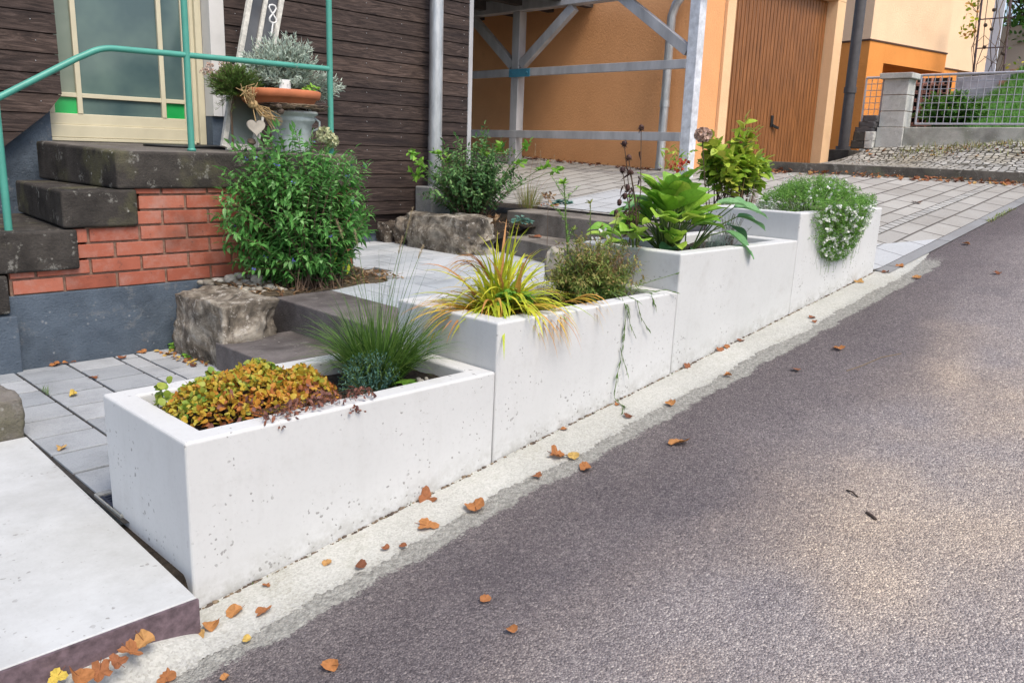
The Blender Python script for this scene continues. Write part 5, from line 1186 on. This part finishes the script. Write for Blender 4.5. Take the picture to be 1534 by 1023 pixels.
# ------------------------------------------------------------------ pots and ornaments on the landing
def pots():
    zl = 1.268; c = (2.07, 2.85)
    root = thing('urn', (c[0], c[1], zl), 'grey zinc urn pedestal carrying the wide terracotta bowl', 'urn')
    m = MB(); m.lathe([(.115, 0), (.12, .02), (.122, .06), (.128, .13), (.134, .18), (.150, .195), (.156, .205), (.150, .22), (.152, .232), (.172, .243), (.175, .252), (.168, .262), (.05, .262)], (c[0], c[1], zl), 36, .5, .006); m.build('body', 'zinc', root)
    m = MB()
    for s in (-1, 1): m.tube([(c[0] + s * .13, c[1] - .05, zl + .14), (c[0] + s * .17, c[1] - .07, zl + .16), (c[0] + s * .17, c[1] - .07, zl + .20), (c[0] + s * .14, c[1] - .05, zl + .225)], .008, 8)
    m.build('handle', 'zinc', root)
    # wreath of twigs between urn and bowl
    m = MB()
    for i in range(120):
        a = U(0, 6.3); r = U(.19, .255); h = zl + .268 + U(0, .03); n = 6; sp = U(.5, 1.1); pts = [(c[0] - .03 + math.cos(a + sp * k / n) * (r + U(-.008, .008)), c[1] - .02 + math.sin(a + sp * k / n) * (r + U(-.008, .008)), h + U(-.004, .004)) for k in range(n + 1)]; m.tube(pts, U(.0018, .0035), 4, R.random(), False)
    tag(m.build('twig_wreath', 'twig', None, (c[0], c[1], zl + .262)), 'wreath of thin dark twigs lying under the terracotta bowl', 'wreath')
    b = (1.99, 2.86); zb = zl + .292
    root = thing('terracotta_bowl', (b[0], b[1], zb), 'wide terracotta bowl planted with silvery lavender', 'bowl')
    m = MB(); m.lathe([(.20, 0), (.225, .02), (.238, .042), (.252, .044), (.262, .050), (.268, .088), (.262, .094), (.248, .092), (.235, .07)], (b[0], b[1], zb), 48); m.build('body', 'terra', root)
    m = MB(); m.lathe([(.242, .070), (.0, .075)], (b[0], b[1], zb), 24); m.build('soil', 'soil', root)
    # lavender
    root = thing('lavender', (2.05, 2.86, zb + .08), 'big silvery grey lavender bush in the terracotta bowl', 'plant'); st, lf = MB(), MB(); s0 = V(2.05, 2.88, zb + .07)
    for i in range(400):
        d = rdir(.35); d.z = abs(d.z) if d.x < .55 else d.z * .8
        tip = s0 + V(d.x * .33, d.y * .22, .06 + d.z * .33) * (.72 + .3 * R.random()) if d.x < .62 else s0 + V(d.x * .44, d.y * .2, .08 + d.z * .16) * (.8 + .2 * R.random())
        s = s0 + V(U(-.14, .14), U(-.08, .08), 0); st.tube([s, s.lerp(tip, .5) + V(0, 0, .02), tip], .0016, 3, R.random(), False)
        for k in range(24):
            u = .40 + .62 * k / 24; p = s.lerp(tip, u) + V(0, 0, .02 * (1 - u)); dd = (tip - s).normalized() * 1.1 + rdir() * .9
            v = .2 + .6 * (u - .4) / .6 + R.gauss(0, .15); lf.leaf(p, dd, rdir(), U(.028, .044), .0075, 'lance', min(1, max(0, v)), .2, .15)
    st.build('stems', 'twig', root); lf.build('foliage', 'lf_lav', root)
    root = thing('seedling', (2.12, 2.68, zb + .08), 'bright lime seedling at the bowl rim under the lavender', 'seedling'); lf = MB()
    for i in range(26): lf.leaf((2.11 + U(-.05, .05), 2.665 + U(-.02, .02), zb + U(.085, .125)), rdir(.4), (0, -.5, 1), .026, .024, 'round', U(.5, 1), .2, .2)
    lf.build('foliage', 'lf_bright', root)
    m = MB(); m.prism([(1.915, 2.72), (1.99, 2.71), (1.99, 2.716), (1.915, 2.726)], zb + .05, zb + .155); tag(m.build('plant_card', 'card', None, (1.95, 2.72, zb + .05), bevel=.001), 'blank white plant card stuck in the terracotta bowl', 'card')
    # rosemary standard
    root = thing('rosemary', (1.66, 2.86, zl), 'round green needle leaved plant on a thin stem beside the bowl', 'plant'); st, lf = MB(), MB(); st.tube([(1.665, 2.87, zl), (1.66, 2.87, 1.5), (1.69, 2.86, 1.64)], .007, 6, .4, False); s0 = V(1.70, 2.86, 1.63)
    for i in range(420):
        d = rdir(.3); d.z = max(d.z, -.45); tip = s0 + V(d.x * .18, d.y * .14, .03 + d.z * .125) * (.75 + .3 * R.random()); st.tube([s0, tip], .0015, 3, .4, False)
        for k in range(22): p = s0.lerp(tip, .35 + .68 * k / 22); lf.leaf(p, (tip - s0).normalized() + rdir() * .7 + V(0, 0, .3), rdir(), U(.02, .03), .0042, 'lance', min(1, max(0, .2 + .5 * k / 22 + R.gauss(0, .15))), .2, .1)
    for i in range(16): t = V(1.60 + U(-.06, .06), 2.83, 1.55 + U(-.04, .06)); st.tube([s0 - V(.05, 0, .04), t], .001, 3, .4, False); [lf.leaf(s0.lerp(t, U(.5, 1)), rdir(), rdir(), .022, .003, 'lance', R.random()) for k in range(10)]
    st.build('stems', 'stem_brown', root); lf.build('foliage', 'lf_rosemary', root)
    root = thing('dried_flowers', (1.62, 2.98, zl), 'dried dusky pink flower heads behind the rosemary', 'dry flowers'); st, lf = MB(), MB()
    for i in range(16):
        t = V(1.62 + U(-.08, .14), 2.97 + U(-.04, .04), 1.77 + U(-.05, .06)); st.tube([(1.66, 2.98, zl), (1.66, 2.98, 1.6), t], .0013, 3, .4, False)
        for k in range(26): lf.leaf(t + rdir() * .022, rdir(), rdir(), .014, .009, 'oval', R.random(), .3, .3)
    st.build('stems', 'stem_brown', root); lf.build('heads', 'pt_pink', root)
    # leaning window frames
    def frame(a, bb, w, n, label, bars=0, gl='glass_old'):
        """a: bottom left, bb: top left, w: width vector"""
        root = thing('window_frame', a, label, 'frame'); a, bb, w = V(*a), V(*bb), V(*w); nrm = (bb - a).cross(w).normalized(); m = MB()
        m.bar(a, bb, .035, .03, nrm); m.bar(a + w, bb + w, .035, .03, nrm); wd = w.normalized() * .018
        m.bar(a + wd, a + w - wd, .04, .028, nrm); m.bar(bb + wd, bb + w - wd, .035, .028, nrm)
        if bars: m.bar(a + w * .5, bb + w * .5, .028, .026, nrm)
        m.build('wooden_frame', 'frame_paint', root, bevel=.003)
        g = MB(); e = (bb - a).normalized() * .018; o = nrm * .004; g.add([a + wd + e + o, a + w - wd + e + o, bb + w - wd - e + o, bb + wd - e + o], [(0, 1, 2, 3)]); g.build('pane', gl, root)
    frame((1.635, 2.94, zl + .02), (1.735, 3.0, zl + .36), (.22, .02, 0), 0, 'small old window frame leaning low behind the heart')
    frame((1.87, 3.40, zl + .02), (2.21, 3.46, 2.6), (.25, .02, 0), 0, 'tall flaking white window frame leaning behind the lavender', 1, 'glass_dark')
    m = MB(); f = lambda a: (2.27 + .028 * math.sin(2 * a), 3.39, 2.20 + .06 * math.cos(a)); m.tube([f(k * .42) for k in range(16)], .006, 6); m.tube([(2.27, 3.39, 2.14), (2.25, 3.385, 2.05)], .006, 6)
    tag(m.build('ribbon_ornament', 'card', None, (2.19, 3.48, 1.97)), 'white ribbon ornament hanging on the tall window frame', 'ornament')
    # heart on a cord with a raffia bow
    root = thing('heart_ornament', (1.71, 2.66, 1.40), 'grey wooden heart hanging from a raffia cord under the bowl', 'ornament'); m = MB(); P_ = []
    for k in range(36): a = 2 * PI * k / 36; P_.append((16 * math.sin(a) ** 3 / 17 * .056, (13 * math.cos(a) - 5 * math.cos(2 * a) - 2 * math.cos(3 * a) - math.cos(4 * a)) / 17 * .058))
    n = len(P_); hx, hy, hz = 1.708, 2.655, 1.415; ca, sa = math.cos(-.5), math.sin(-.5)
    vs = [(hx + x * ca, hy + x * sa + s * .006, hz + z) for s in (-1, 1) for x, z in P_]; m.add(vs, [tuple(range(n)), tuple(range(2 * n - 1, n - 1, -1))] + [(i, i + n, (i + 1) % n + n, (i + 1) % n) for i in range(n)]); m.build('heart', 'heart', root, bevel=.003)
    m = MB(); m.tube([(hx, hy, hz + .035), (hx - .004, hy + .01, hz + .08), (hx, hy + .03, hz + .125)], .003, 5)
    for i in range(26): m.tube([(hx, hy + .03, hz + .135), (hx + U(-.09, .02), hy + U(-.02, .03), hz + U(.13, .24)), (hx + U(-.11, .03), hy + U(-.02, .03), hz + U(.12, .27))], .0022, 4, .5, False)
    for i in range(22): m.tube([(hx, hy + .03, hz + .135), (hx + U(.03, .09), hy + U(-.02, .02), hz + U(.06, .13)), (hx + U(.08, .20), hy + U(-.02, .03), hz + U(-.02, .10))], .0022, 4, .5, False)
    rock(m, (hx, hy + .028, hz + .135), .03, .022, .026, 0, 2, .2, .15, 7); m.build('raffia_bow', 'raffia', root)
    m = MB()
    for p, lb in (((1.86, 2.62, 1.515, .02), 'lower of two small dark cones under the bowl rim'), ((1.845, 2.615, 1.545, .018), 'upper of two small dark cones under the bowl rim'), ((1.70, 2.70, 1.325, .024), 'dark cone lying on the landing below the heart')):
        m = MB(); rock(m, p[:3], p[3], p[3], p[3] * .85, 0, int(p[0] * 77), .2, .2, 7, R.random()); tag(m.build('pine_cone', 'twig', None, p[:3]), lb, 'cone')
    # pale flower heads by the railing post
    for x, z_, r, lab in ((2.20, 1.385, .044, 'larger pale green hydrangea head left of the right railing post'), (2.255, 1.35, .036, 'smaller cream hydrangea head against the right railing post')):
        root = thing('cut_hydrangea', (x, 2.66, z_ - .1), lab, 'flower head'); m = MB(); s = MB(); s.tube([(x - .02, 2.7, z_ - .12), (x, 2.66, z_)], .003, 5); s.build('stalk', 'stem_green', root)
        for i in range(150): d = rdir(); m.leaf(V(x, 2.66, z_) + d * r * U(.75, 1), d + rdir() * .7, d, .022, .020, 'round', R.random(), .2, .3)
        m.build('florets', 'pt_pale', root)
pots()

# ------------------------------------------------------------------ rose trellis, far trees and wall at the top right
def far_garden():
    X = 13.9
    root = thing('rose_trellis', (X, 1.95, 2.4), 'slender purple brown rose trellis before the cream house', 'trellis')
    for y0, y1 in ((2.24, 2.31), (1.80, 1.92)):
        m = MB(); m.tube([(X, y0, 2.3), (X, y1, 4.3)], .016, 6); m.build('post', 'rust', root)
    m = MB()
    for z in (2.72, 3.12, 3.55): m.tube([(X, 2.27, z), (X, 1.82, z)], .010, 5)
    m.build('rung', 'rust', root)
    m = MB(); m.box(X + .1, X + .14, 1.985, 2.13, 2.2, 4.4); 
    tag(m.build('trellis_board', 'board_white', None, (X, 2.05, 2.2)), 'pale blue white board standing behind the rose trellis', 'board')
    root = thing('climbing_rose', (X, 1.95, 2.4), 'bare climbing rose stems with a few leaves on the trellis', 'climbing plant'); st, lf = MB(), MB()
    for i in range(9):
        y = U(1.75, 2.3); pts = [(X - .03, y, 2.35)]; 
        for k in range(1, 8): y += U(-.07, .07); pts.append((X - .03 + U(-.04, .02), y, 2.35 + k * .26))
        st.tube(pts, U(.004, .008), 5, R.random(), False)
        for k in range(3): p = pts[R.randint(2, 7)]; st.tube([p, (p[0], p[1] + U(-.2, .2), p[2] + U(.0, .25))], .004, 4, R.random(), False)
    for i in range(46):
        p = V(X - .04, 2.42 + U(-.14, .1), 3.55 + U(-.3, .3)); lf.leaf(p, rdir(), rdir(), .07, .045, 'oval', R.random(), .3, .3)
        if i % 3 == 0: p = V(X - .04, 1.65 + U(-.1, .15), 2.75 + U(-.12, .2)); lf.leaf(p, rdir(), rdir(), .06, .04, 'oval', R.random(), .3, .3)
    for i in range(8): rock(st, (X - .06, U(1.85, 2.2), U(2.7, 4.2)), .028, .028, .028, 0, i, .1, .1, 5, .1)
    st.build('stems', 'twig', root); lf.build('leaves', 'lf_hakone', root)
    # bush and beige wall far behind
    shrub('garden_bush', (11.4, 1.70, 1.75), (11.4, 1.72, 2.02), (.38, .48, .30), 260, 16, .05, .03, 'lf_far', 'low dark green bush directly behind the mesh fence', 'bush', 'oval', 'stem_brown', .15, .4, .2, .4, hemi=True)
    root = thing('garden_wall', (20.5, 3.4, 3), 'beige far garden wall with a red door at the upper edge', 'wall'); m = MB(); m.box(20.5, 20.8, 1.0, 4.6, 2.5, 4.35); m.build('wall', 'bg_wall', root)
    m = MB(); m.box(20.44, 20.498, 3.22, 3.45, 2.9, 3.42); m.build('door', 'terra', root)
    root = thing('tree', (21.5, 3.0, 3.0), 'leafy green tree over the beige wall at the far upper corner', 'tree'); st, lf = MB(), MB(); c = V(21.5, 3.3, 5.35)
    st.tube([(21.6, 3.2, 2.8), (21.5, 3.15, 4.2), (21.5, 3.2, 5.6)], [.16, .12, .06], 8)
    for i in range(90):
        d = rdir(); t = c + V(d.x * 1.6, d.y * 2.4, d.z * 1.7) * (.6 + .4 * R.random()); s = V(21.5, 3.15, U(4.0, 5.2)); st.tube([s, s.lerp(t, .5) + V(0, 0, .15), t], [.03, .018, .006], 4, .4, False)
        for k in range(70): lf.leaf(t + rdir() * U(.05, .55), rdir(-.2), rdir(.4), U(.09, .15), .07, 'oval', min(1, max(0, R.gauss(.5, .25))), .3, .3)
    st.build('trunk', 'stem_brown', root); lf.build('crown', 'lf_far', root)
far_garden()

# ------------------------------------------------------------------ small things on the ground
def grate():
    root = thing('drain_grate', (.02, .66, .12), 'blue black slotted drain grate in a pale frame by the slab', 'drain grate'); m = MB(); z = .128
    for a in ((-.006, .0, .50, .735), (.135, .16, .50, .735), (.0, .135, .712, .735), (.0, .135, .50, .52)): m.box(*a, z - .05, z + .003)
    m.build('frame', 'grey_block', root, bevel=.002)
    m = MB(); m.box(.001, .134, .521, .711, z - .05, z - .02); m.build('gutter_box', 'black', root)
    m = MB()
    for k in range(9): m.box(.004, .131, .524 + k * .021, .524 + k * .021 + .009, z - .012, z)
    for x in (.004, .062, .12): m.box(x, x + .011, .523, .709, z - .012, z - .001)
    m.build('grille', 'grate', root, bevel=.0015)
grate()
FL = [
 (0.853, -0.001, 0.0423, 3, 0.3, 1.12, 'curled brown fallen leaf leaning against the lowest planter'),
 (0.922, -0.2, 0.0361, 0, 0.48, 1.47, 'long crumpled orange fallen leaf at the edge of the gutter strip'),
 (0.733, -0.168, 0.0389, 3, 0.52, 1.22, 'orange folded fallen leaf on the gutter strip before the lowest planter'),
 (1.39, -0.164, 0.0428, 5, 0.42, 1.12, 'orange red lobed fallen leaf beside a golden one at the asphalt edge'),
 (1.429, -0.213, 0.0266, 0, 0.8, 1.17, 'golden yellow fallen leaf beside the orange red one'),
 (1.775, -0.466, 0.0394, 3, 0.55, 1.37, 'big tan fallen leaf lying alone on the dark asphalt'),
 (3.184, -0.478, 0.0366, 5, 0.5, 1.06, 'lobed orange fallen leaf on the asphalt before the third planter'),
 (1.38, -0.314, 0.0216, 0, 0.45, 1.93, 'thin tan curled fallen leaf on the asphalt edge'),
 (1.222, -0.215, 0.0241, 3, 0.3, 1.12, 'reddish fallen leaf on the asphalt edge below the second planter'),
 (0.582, -0.608, 0.0171, 0, 0.42, 1.06, 'small round orange brown fallen leaf alone on the open asphalt'),
 (0.533, -0.763, 0.0129, 0, 0.45, 1.69, 'faded narrow fallen leaf on the open asphalt'),
 (0.13, -0.504, 0.018, 0, 0.5, 1.69, 'curved tan fallen leaf on the asphalt nearest the viewer'),
 (0.39, -0.093, 0.0159, 0, 0.65, 1.12, 'small yellow tan fallen leaf on the gutter by the lowest planter'),
 (0.558, -0.169, 0.0152, 0, 0.25, 1.0, 'small square red fallen leaf on the gutter strip'),
 (0.605, -0.202, 0.0113, 0, 0.25, 1.69, 'thin reddish fallen leaf pointing up beside a small red one'),
 (0.45, -0.189, 0.0166, 0, 0.12, 1.47, 'dark red oval fallen leaf at the rim of the gutter strip'),
 (0.202, -0.053, 0.016, 4, 0.35, 1.0, 'small red brown fallen leaf near the lowest planter corner'),
 (0.076, -0.1, 0.0254, 0, 0.55, 1.22, 'pale brown oval fallen leaf with a stalk near the slab corner'),
 (0.132, -0.162, 0.0269, 3, 0.4, 1.28, 'crumpled orange brown fallen leaf at the asphalt edge by the slab corner'),
 (0.039, -0.239, 0.0136, 0, 0.85, 1.12, 'small yellow fallen leaf on the asphalt near the pale slab'),
 (-0.001, -0.11, 0.0202, 0, 0.55, 1.52, 'tan fallen leaf overlapping a mottled one at the slab corner'),
 (-0.045, -0.12, 0.0239, 0, 0.7, 1.12, 'mottled yellowish fallen leaf at the slab corner'),
 (-0.172, -0.213, 0.0312, 3, 0.4, 1.12, 'brown crumpled fallen leaf apart from the heap by the slab'),
 (-0.073, -0.334, 0.0126, 0, 0.55, 1.06, 'tiny tan fallen leaf at the lower picture edge'),
 (-0.241, -0.173, 0.033, 3, 0.38, 1.28, 'large rust brown fallen leaf on top of the heap at the slab edge'),
 (-0.320, -0.188, 0.036, 5, 0.32, 1.06, 'large dark brown fallen leaf in the heap at the slab edge'),
 (-0.196, -0.152, 0.026, 0, 0.62, 1.42, 'orange tan fallen leaf tucked under the slab edge'),
 (-0.282, -0.195, 0.028, 3, 0.28, 1.0, 'folded brown fallen leaf in the middle of the heap at the slab edge'),
 (-0.366, -0.188, 0.03, 0, 0.45, 1.28, 'pinkish brown fallen leaf low in the heap at the slab edge'),
 (-0.402, -0.141, 0.0263, 3, 0.95, 1.12, 'bright yellow fallen leaf against the rusty slab edge'),
 (2.515, -0.019, 0.03, 5, 0.22, 1.0, 'red lobed fallen leaf on the gutter below the third planter'),
 (2.817, -0.015, 0.029, 3, 0.3, 1.12, 'brown red fallen leaf leaning on the third planter'),
 (2.876, -0.007, 0.018, 0, 0.4, 1.33, 'small brown fallen leaf beside the one leaning on the third planter'),
 (3.009, -0.024, 0.0271, 5, 0.25, 1.0, 'dark red fallen leaf by the third planter base'),
 (2.082, -0.213, 0.0288, 4, 0.55, 1.12, 'pale orange fallen leaf on the gutter rim below the second planter'),
 (2.781, -0.449, 0.0218, 0, 0.28, 1.17, 'brick red fallen leaf on the dark asphalt'),
 (1.859, -0.148, 0.0206, 0, 0.08, 1.22, 'dark red oval fallen leaf beside the trailing strand'),
 (1.932, -0.038, 0.0129, 0, 0.4, 1.12, 'small brown fallen leaf at the planter foot under the trailing strand'),
 (2.525, -0.235, 0.0252, 3, 0.48, 1.12, 'pinkish tan fallen leaf on the gutter strip'),
 (1.592, -0.022, 0.0155, 0, 0.45, 1.17, 'pale pink brown fallen leaf at the second planter foot'),
 (4.497, -0.03, 0.0387, 3, 0.7, 1.12, 'light tan fallen leaf near the far planter end'),
 (5.032, -0.087, 0.0334, 3, 0.5, 1.06, 'orange fallen leaf on the edging stone past the last planter'),
 (4.8, -0.281, 0.0361, 3, 0.58, 1.17, 'tan fallen leaf on the asphalt past the last planter'),
 (4.82, -0.071, 0.0243, 0, 0.2, 1.22, 'small dark brown fallen leaf on the gutter end'),
 (5.159, -0.655, 0.0293, 3, 0.18, 1.12, 'dark red fallen leaf far up the road'),
 (5.971, -0.22, 0.0274, 0, 0.45, 1.28, 'small brown fallen leaf at the road edge by the driveway'),
 (3.599, -0.138, 0.0214, 0, 0.25, 1.12, 'small red brown fallen leaf on the gutter by the fourth planter'),
 (3.536, -0.183, 0.0189, 3, 0.25, 1.0, 'tiny red fallen leaf on the gutter by the fourth planter'),
]
FP = [
 (0.442, 2.57, 0.04, 5, 0.45, 1.06, 'orange brown fallen leaf at the foot of the plinth wall'),
 (0.495, 2.57, 0.0181, 0, 0.5, 1.12, 'small brown fallen leaf stuck on the plinth wall foot'),
 (0.533, 2.57, 0.0188, 3, 0.3, 1.0, 'small red brown fallen leaf on the pavers by the plinth'),
 (0.901, 2.57, 0.0355, 3, 0.5, 1.12, 'orange fallen leaf on the pavers by the weed'),
 (0.766, 2.512, 0.0228, 0, 0.25, 1.33, 'dark red fallen leaf lying in a paver joint'),
 (0.507, 2.194, 0.0291, 3, 0.28, 1.06, 'red brown fallen leaf in the middle of the pavers'),
 (0.329, 1.95, 0.0178, 0, 0.9, 1.77, 'curved yellow fallen leaf on the pavers'),
 (0.054, 1.249, 0.0244, 3, 0.75, 1.06, 'pale yellow fallen leaf on the pavers near the slab'),
 (0.991, 2.114, 0.0185, 0, 0.0, 1.33, 'dark oval fallen leaf on the pavers behind the groundcover planter'),
]
#twigs [ 1.821 -1.114  0.228] [ 1.796 -1.164  0.224] [ 1.716 -1.226  0.214] [ 1.69  -1.267  0.211] [array([ 2.917, -0.636,  0.364]), array([ 3.016, -0.664,  0.377]), array([ 3.187, -0.691,  0.398]), array([ 3.298, -0.745,  0.412])]
#c step leaf [4.175 2.617 0.64 ] drive leafs [7.21  0.588 0.95 ]
def leaves():
    def put(i, x, y, z, n, r, k, v, asp, lab, yaw=None):
        mb = MB(); disc_leaf(mb, (0, 0, 0), r * .86, i * 7 + 3, k, U(.2, .75), U(0, 6.28) if yaw is None else yaw, v, 26, asp, n)
        o = mb.build('fallen_leaf', 'lf_fall'); o.location = (x, y, z); tag(o, lab, 'leaf', 'fallen leaves on street and pavers')
    for i, (x, y, r, k, v, asp, lab) in enumerate(FL):
        n = (-SL + U(-.25, .25), U(-.25, .25), 1); z = SL * x + .008
        if y > -.02: y = -.02; n = (-.2, -.6, 1)
        if x < -.12 and ('slab edge' in lab): y = min(y, -.14); z = .056 + U(0, .02); n = (U(-.4, .4), U(-.6, .1), 1)
        put(i, x, y, z, n, r, k, v, asp, lab)
    for i, (x, y, r, k, v, asp, lab) in enumerate(FP): put(100 + i, x, y, .134, (U(-.2, .2), U(-.2, .2), 1), r, k, v, asp, lab)
    put(201, 4.05, 2.45, .641, (0, 0, 1), .035, 0, .25, 2.2, 'brick red fallen leaf on the narrow brown stone step')
    put(202, 7.21, .588, DRV(7.21, .588) + .008, (0, 0, 1), .04, 3, .0, 1.5, 'dark curled fallen leaf on the driveway pavers')
    put(203, 6.35, .75, DRV(6.35, .75) + .008, (0, 0, 1), .03, 0, .3, 1.6, 'small red brown fallen leaf on the driveway beyond the white flowers')
    # litter gathered along the kerb
    mb = MB()
    for i in range(250):
        u = R.random(); a = V(7.34, 2.84, 0).lerp(V(9.22, .19, 0), u); off = abs(R.gauss(0, .07)) + .02; x, y = a.x - .81 * off, a.y - .59 * off; disc_leaf(mb, (x, y, DRV(x, y) + .006 + U(0, .03) * (off < .08)), U(.010, .030), i, R.choice((0, 3, 5)), U(.2, .7), U(0, 6.28), min(1, max(0, R.gauss(.33, .2))), 10, U(.8, 1.6), (U(-.7, .5), U(-.6, .6), 1))
    for i in range(150):
        u = R.random(); x, y = U(7.0, 7.18), 3.0 + 2.8 * u; disc_leaf(mb, (x, y, DRV(x, y) + .008), U(.012, .03), i, 3, .5, U(0, 6), min(1, max(0, R.gauss(.2, .15))), 8, 1.2, (U(-.4, .4), U(-.4, .4), 1))
    for i in range(70):
        x, y = 10.5 - abs(R.gauss(0, .25)), U(.3, 2.4); disc_leaf(mb, (x, y, COB(x, y) + .01), U(.012, .028), i, 3, .5, U(0, 6), min(1, max(0, R.gauss(.4, .2))), 8, 1.2, (U(-.4, .4), U(-.4, .4), 1))
    tag(mb.build('leaf_litter', 'lf_fall'), 'brown leaf litter lying along kerb and garage wall', 'leaf litter', None, 'stuff')
    mb = MB()
    for i in range(330): x, y = 10.52 - abs(R.gauss(0, .16)), U(.2, 2.0); mb.blade((x, y, COB(x, y)), (U(-.8, .4), U(-.6, .6), 1), U(.05, .13), .008, .9, 4, U(.4, 1))
    for i in range(120): x = U(6.9, 7.6); y = -.10 + U(-.03, .02); mb.blade((x, y, SL * x + .01), (U(-.8, .6), U(-.6, .6), .6), U(.02, .05), .006, .9, 3, U(.2, .8))
    for i in range(60): x = U(-.1, 4.7); mb.blade((x, -.012, SL * x + .006), (U(-.8, .8), U(-1, -.1), 1), U(.008, .024), .003, .8, 3, U(.1, .9))
    for i in range(26): mb.blade((.245 + U(-.006, .006), 2.10 + U(-.08, .02), .13), (U(-.6, .6), U(-.6, .6), 1), U(.03, .06), .002, .4, 3, .2)
    tag(mb.build('weeds', 'lf_wispy'), 'withered grass at the garden wall foot and in joints', 'weeds', None, 'stuff')
    # moss and grit in the seam between planters and gutter strip
    mb = MB()
    for i in range(800):
        x = U(-.02, 4.8); s = abs(R.gauss(0, .0022)) + .0008; rock(mb, (x, -.0085 + R.gauss(0, .002), SL * x + .007), s * 1.6, s, s, 0, i, .3, .2, 2, R.random())
    tag(mb.build('joint_moss', 'twig'), 'dark grit and moss along the planter feet', 'grit', None, 'stuff')
    for pts, r, lab in ((((1.821, -1.114, .228), (1.805, -1.14, .235), (1.796, -1.164, .226)), .0028, 'thin dark twig on the asphalt'), (((1.716, -1.226, .2155), (1.70, -1.25, .217), (1.69, -1.267, .2125)), .0055, 'short thick dark twig on the asphalt'),
                        (((2.917, -.636, .366), (3.016, -.664, .380), (3.187, -.691, .401), (3.298, -.745, .414)), .0022, 'long pale dry stalk curving across the asphalt')):
        mb = MB(); mb.tube(pts, r, 6, .9 if 'pale' in lab else .05); o = mb.build('twig', 'twig', None, pts[0]); tag(o, lab, 'twig')
leaves()
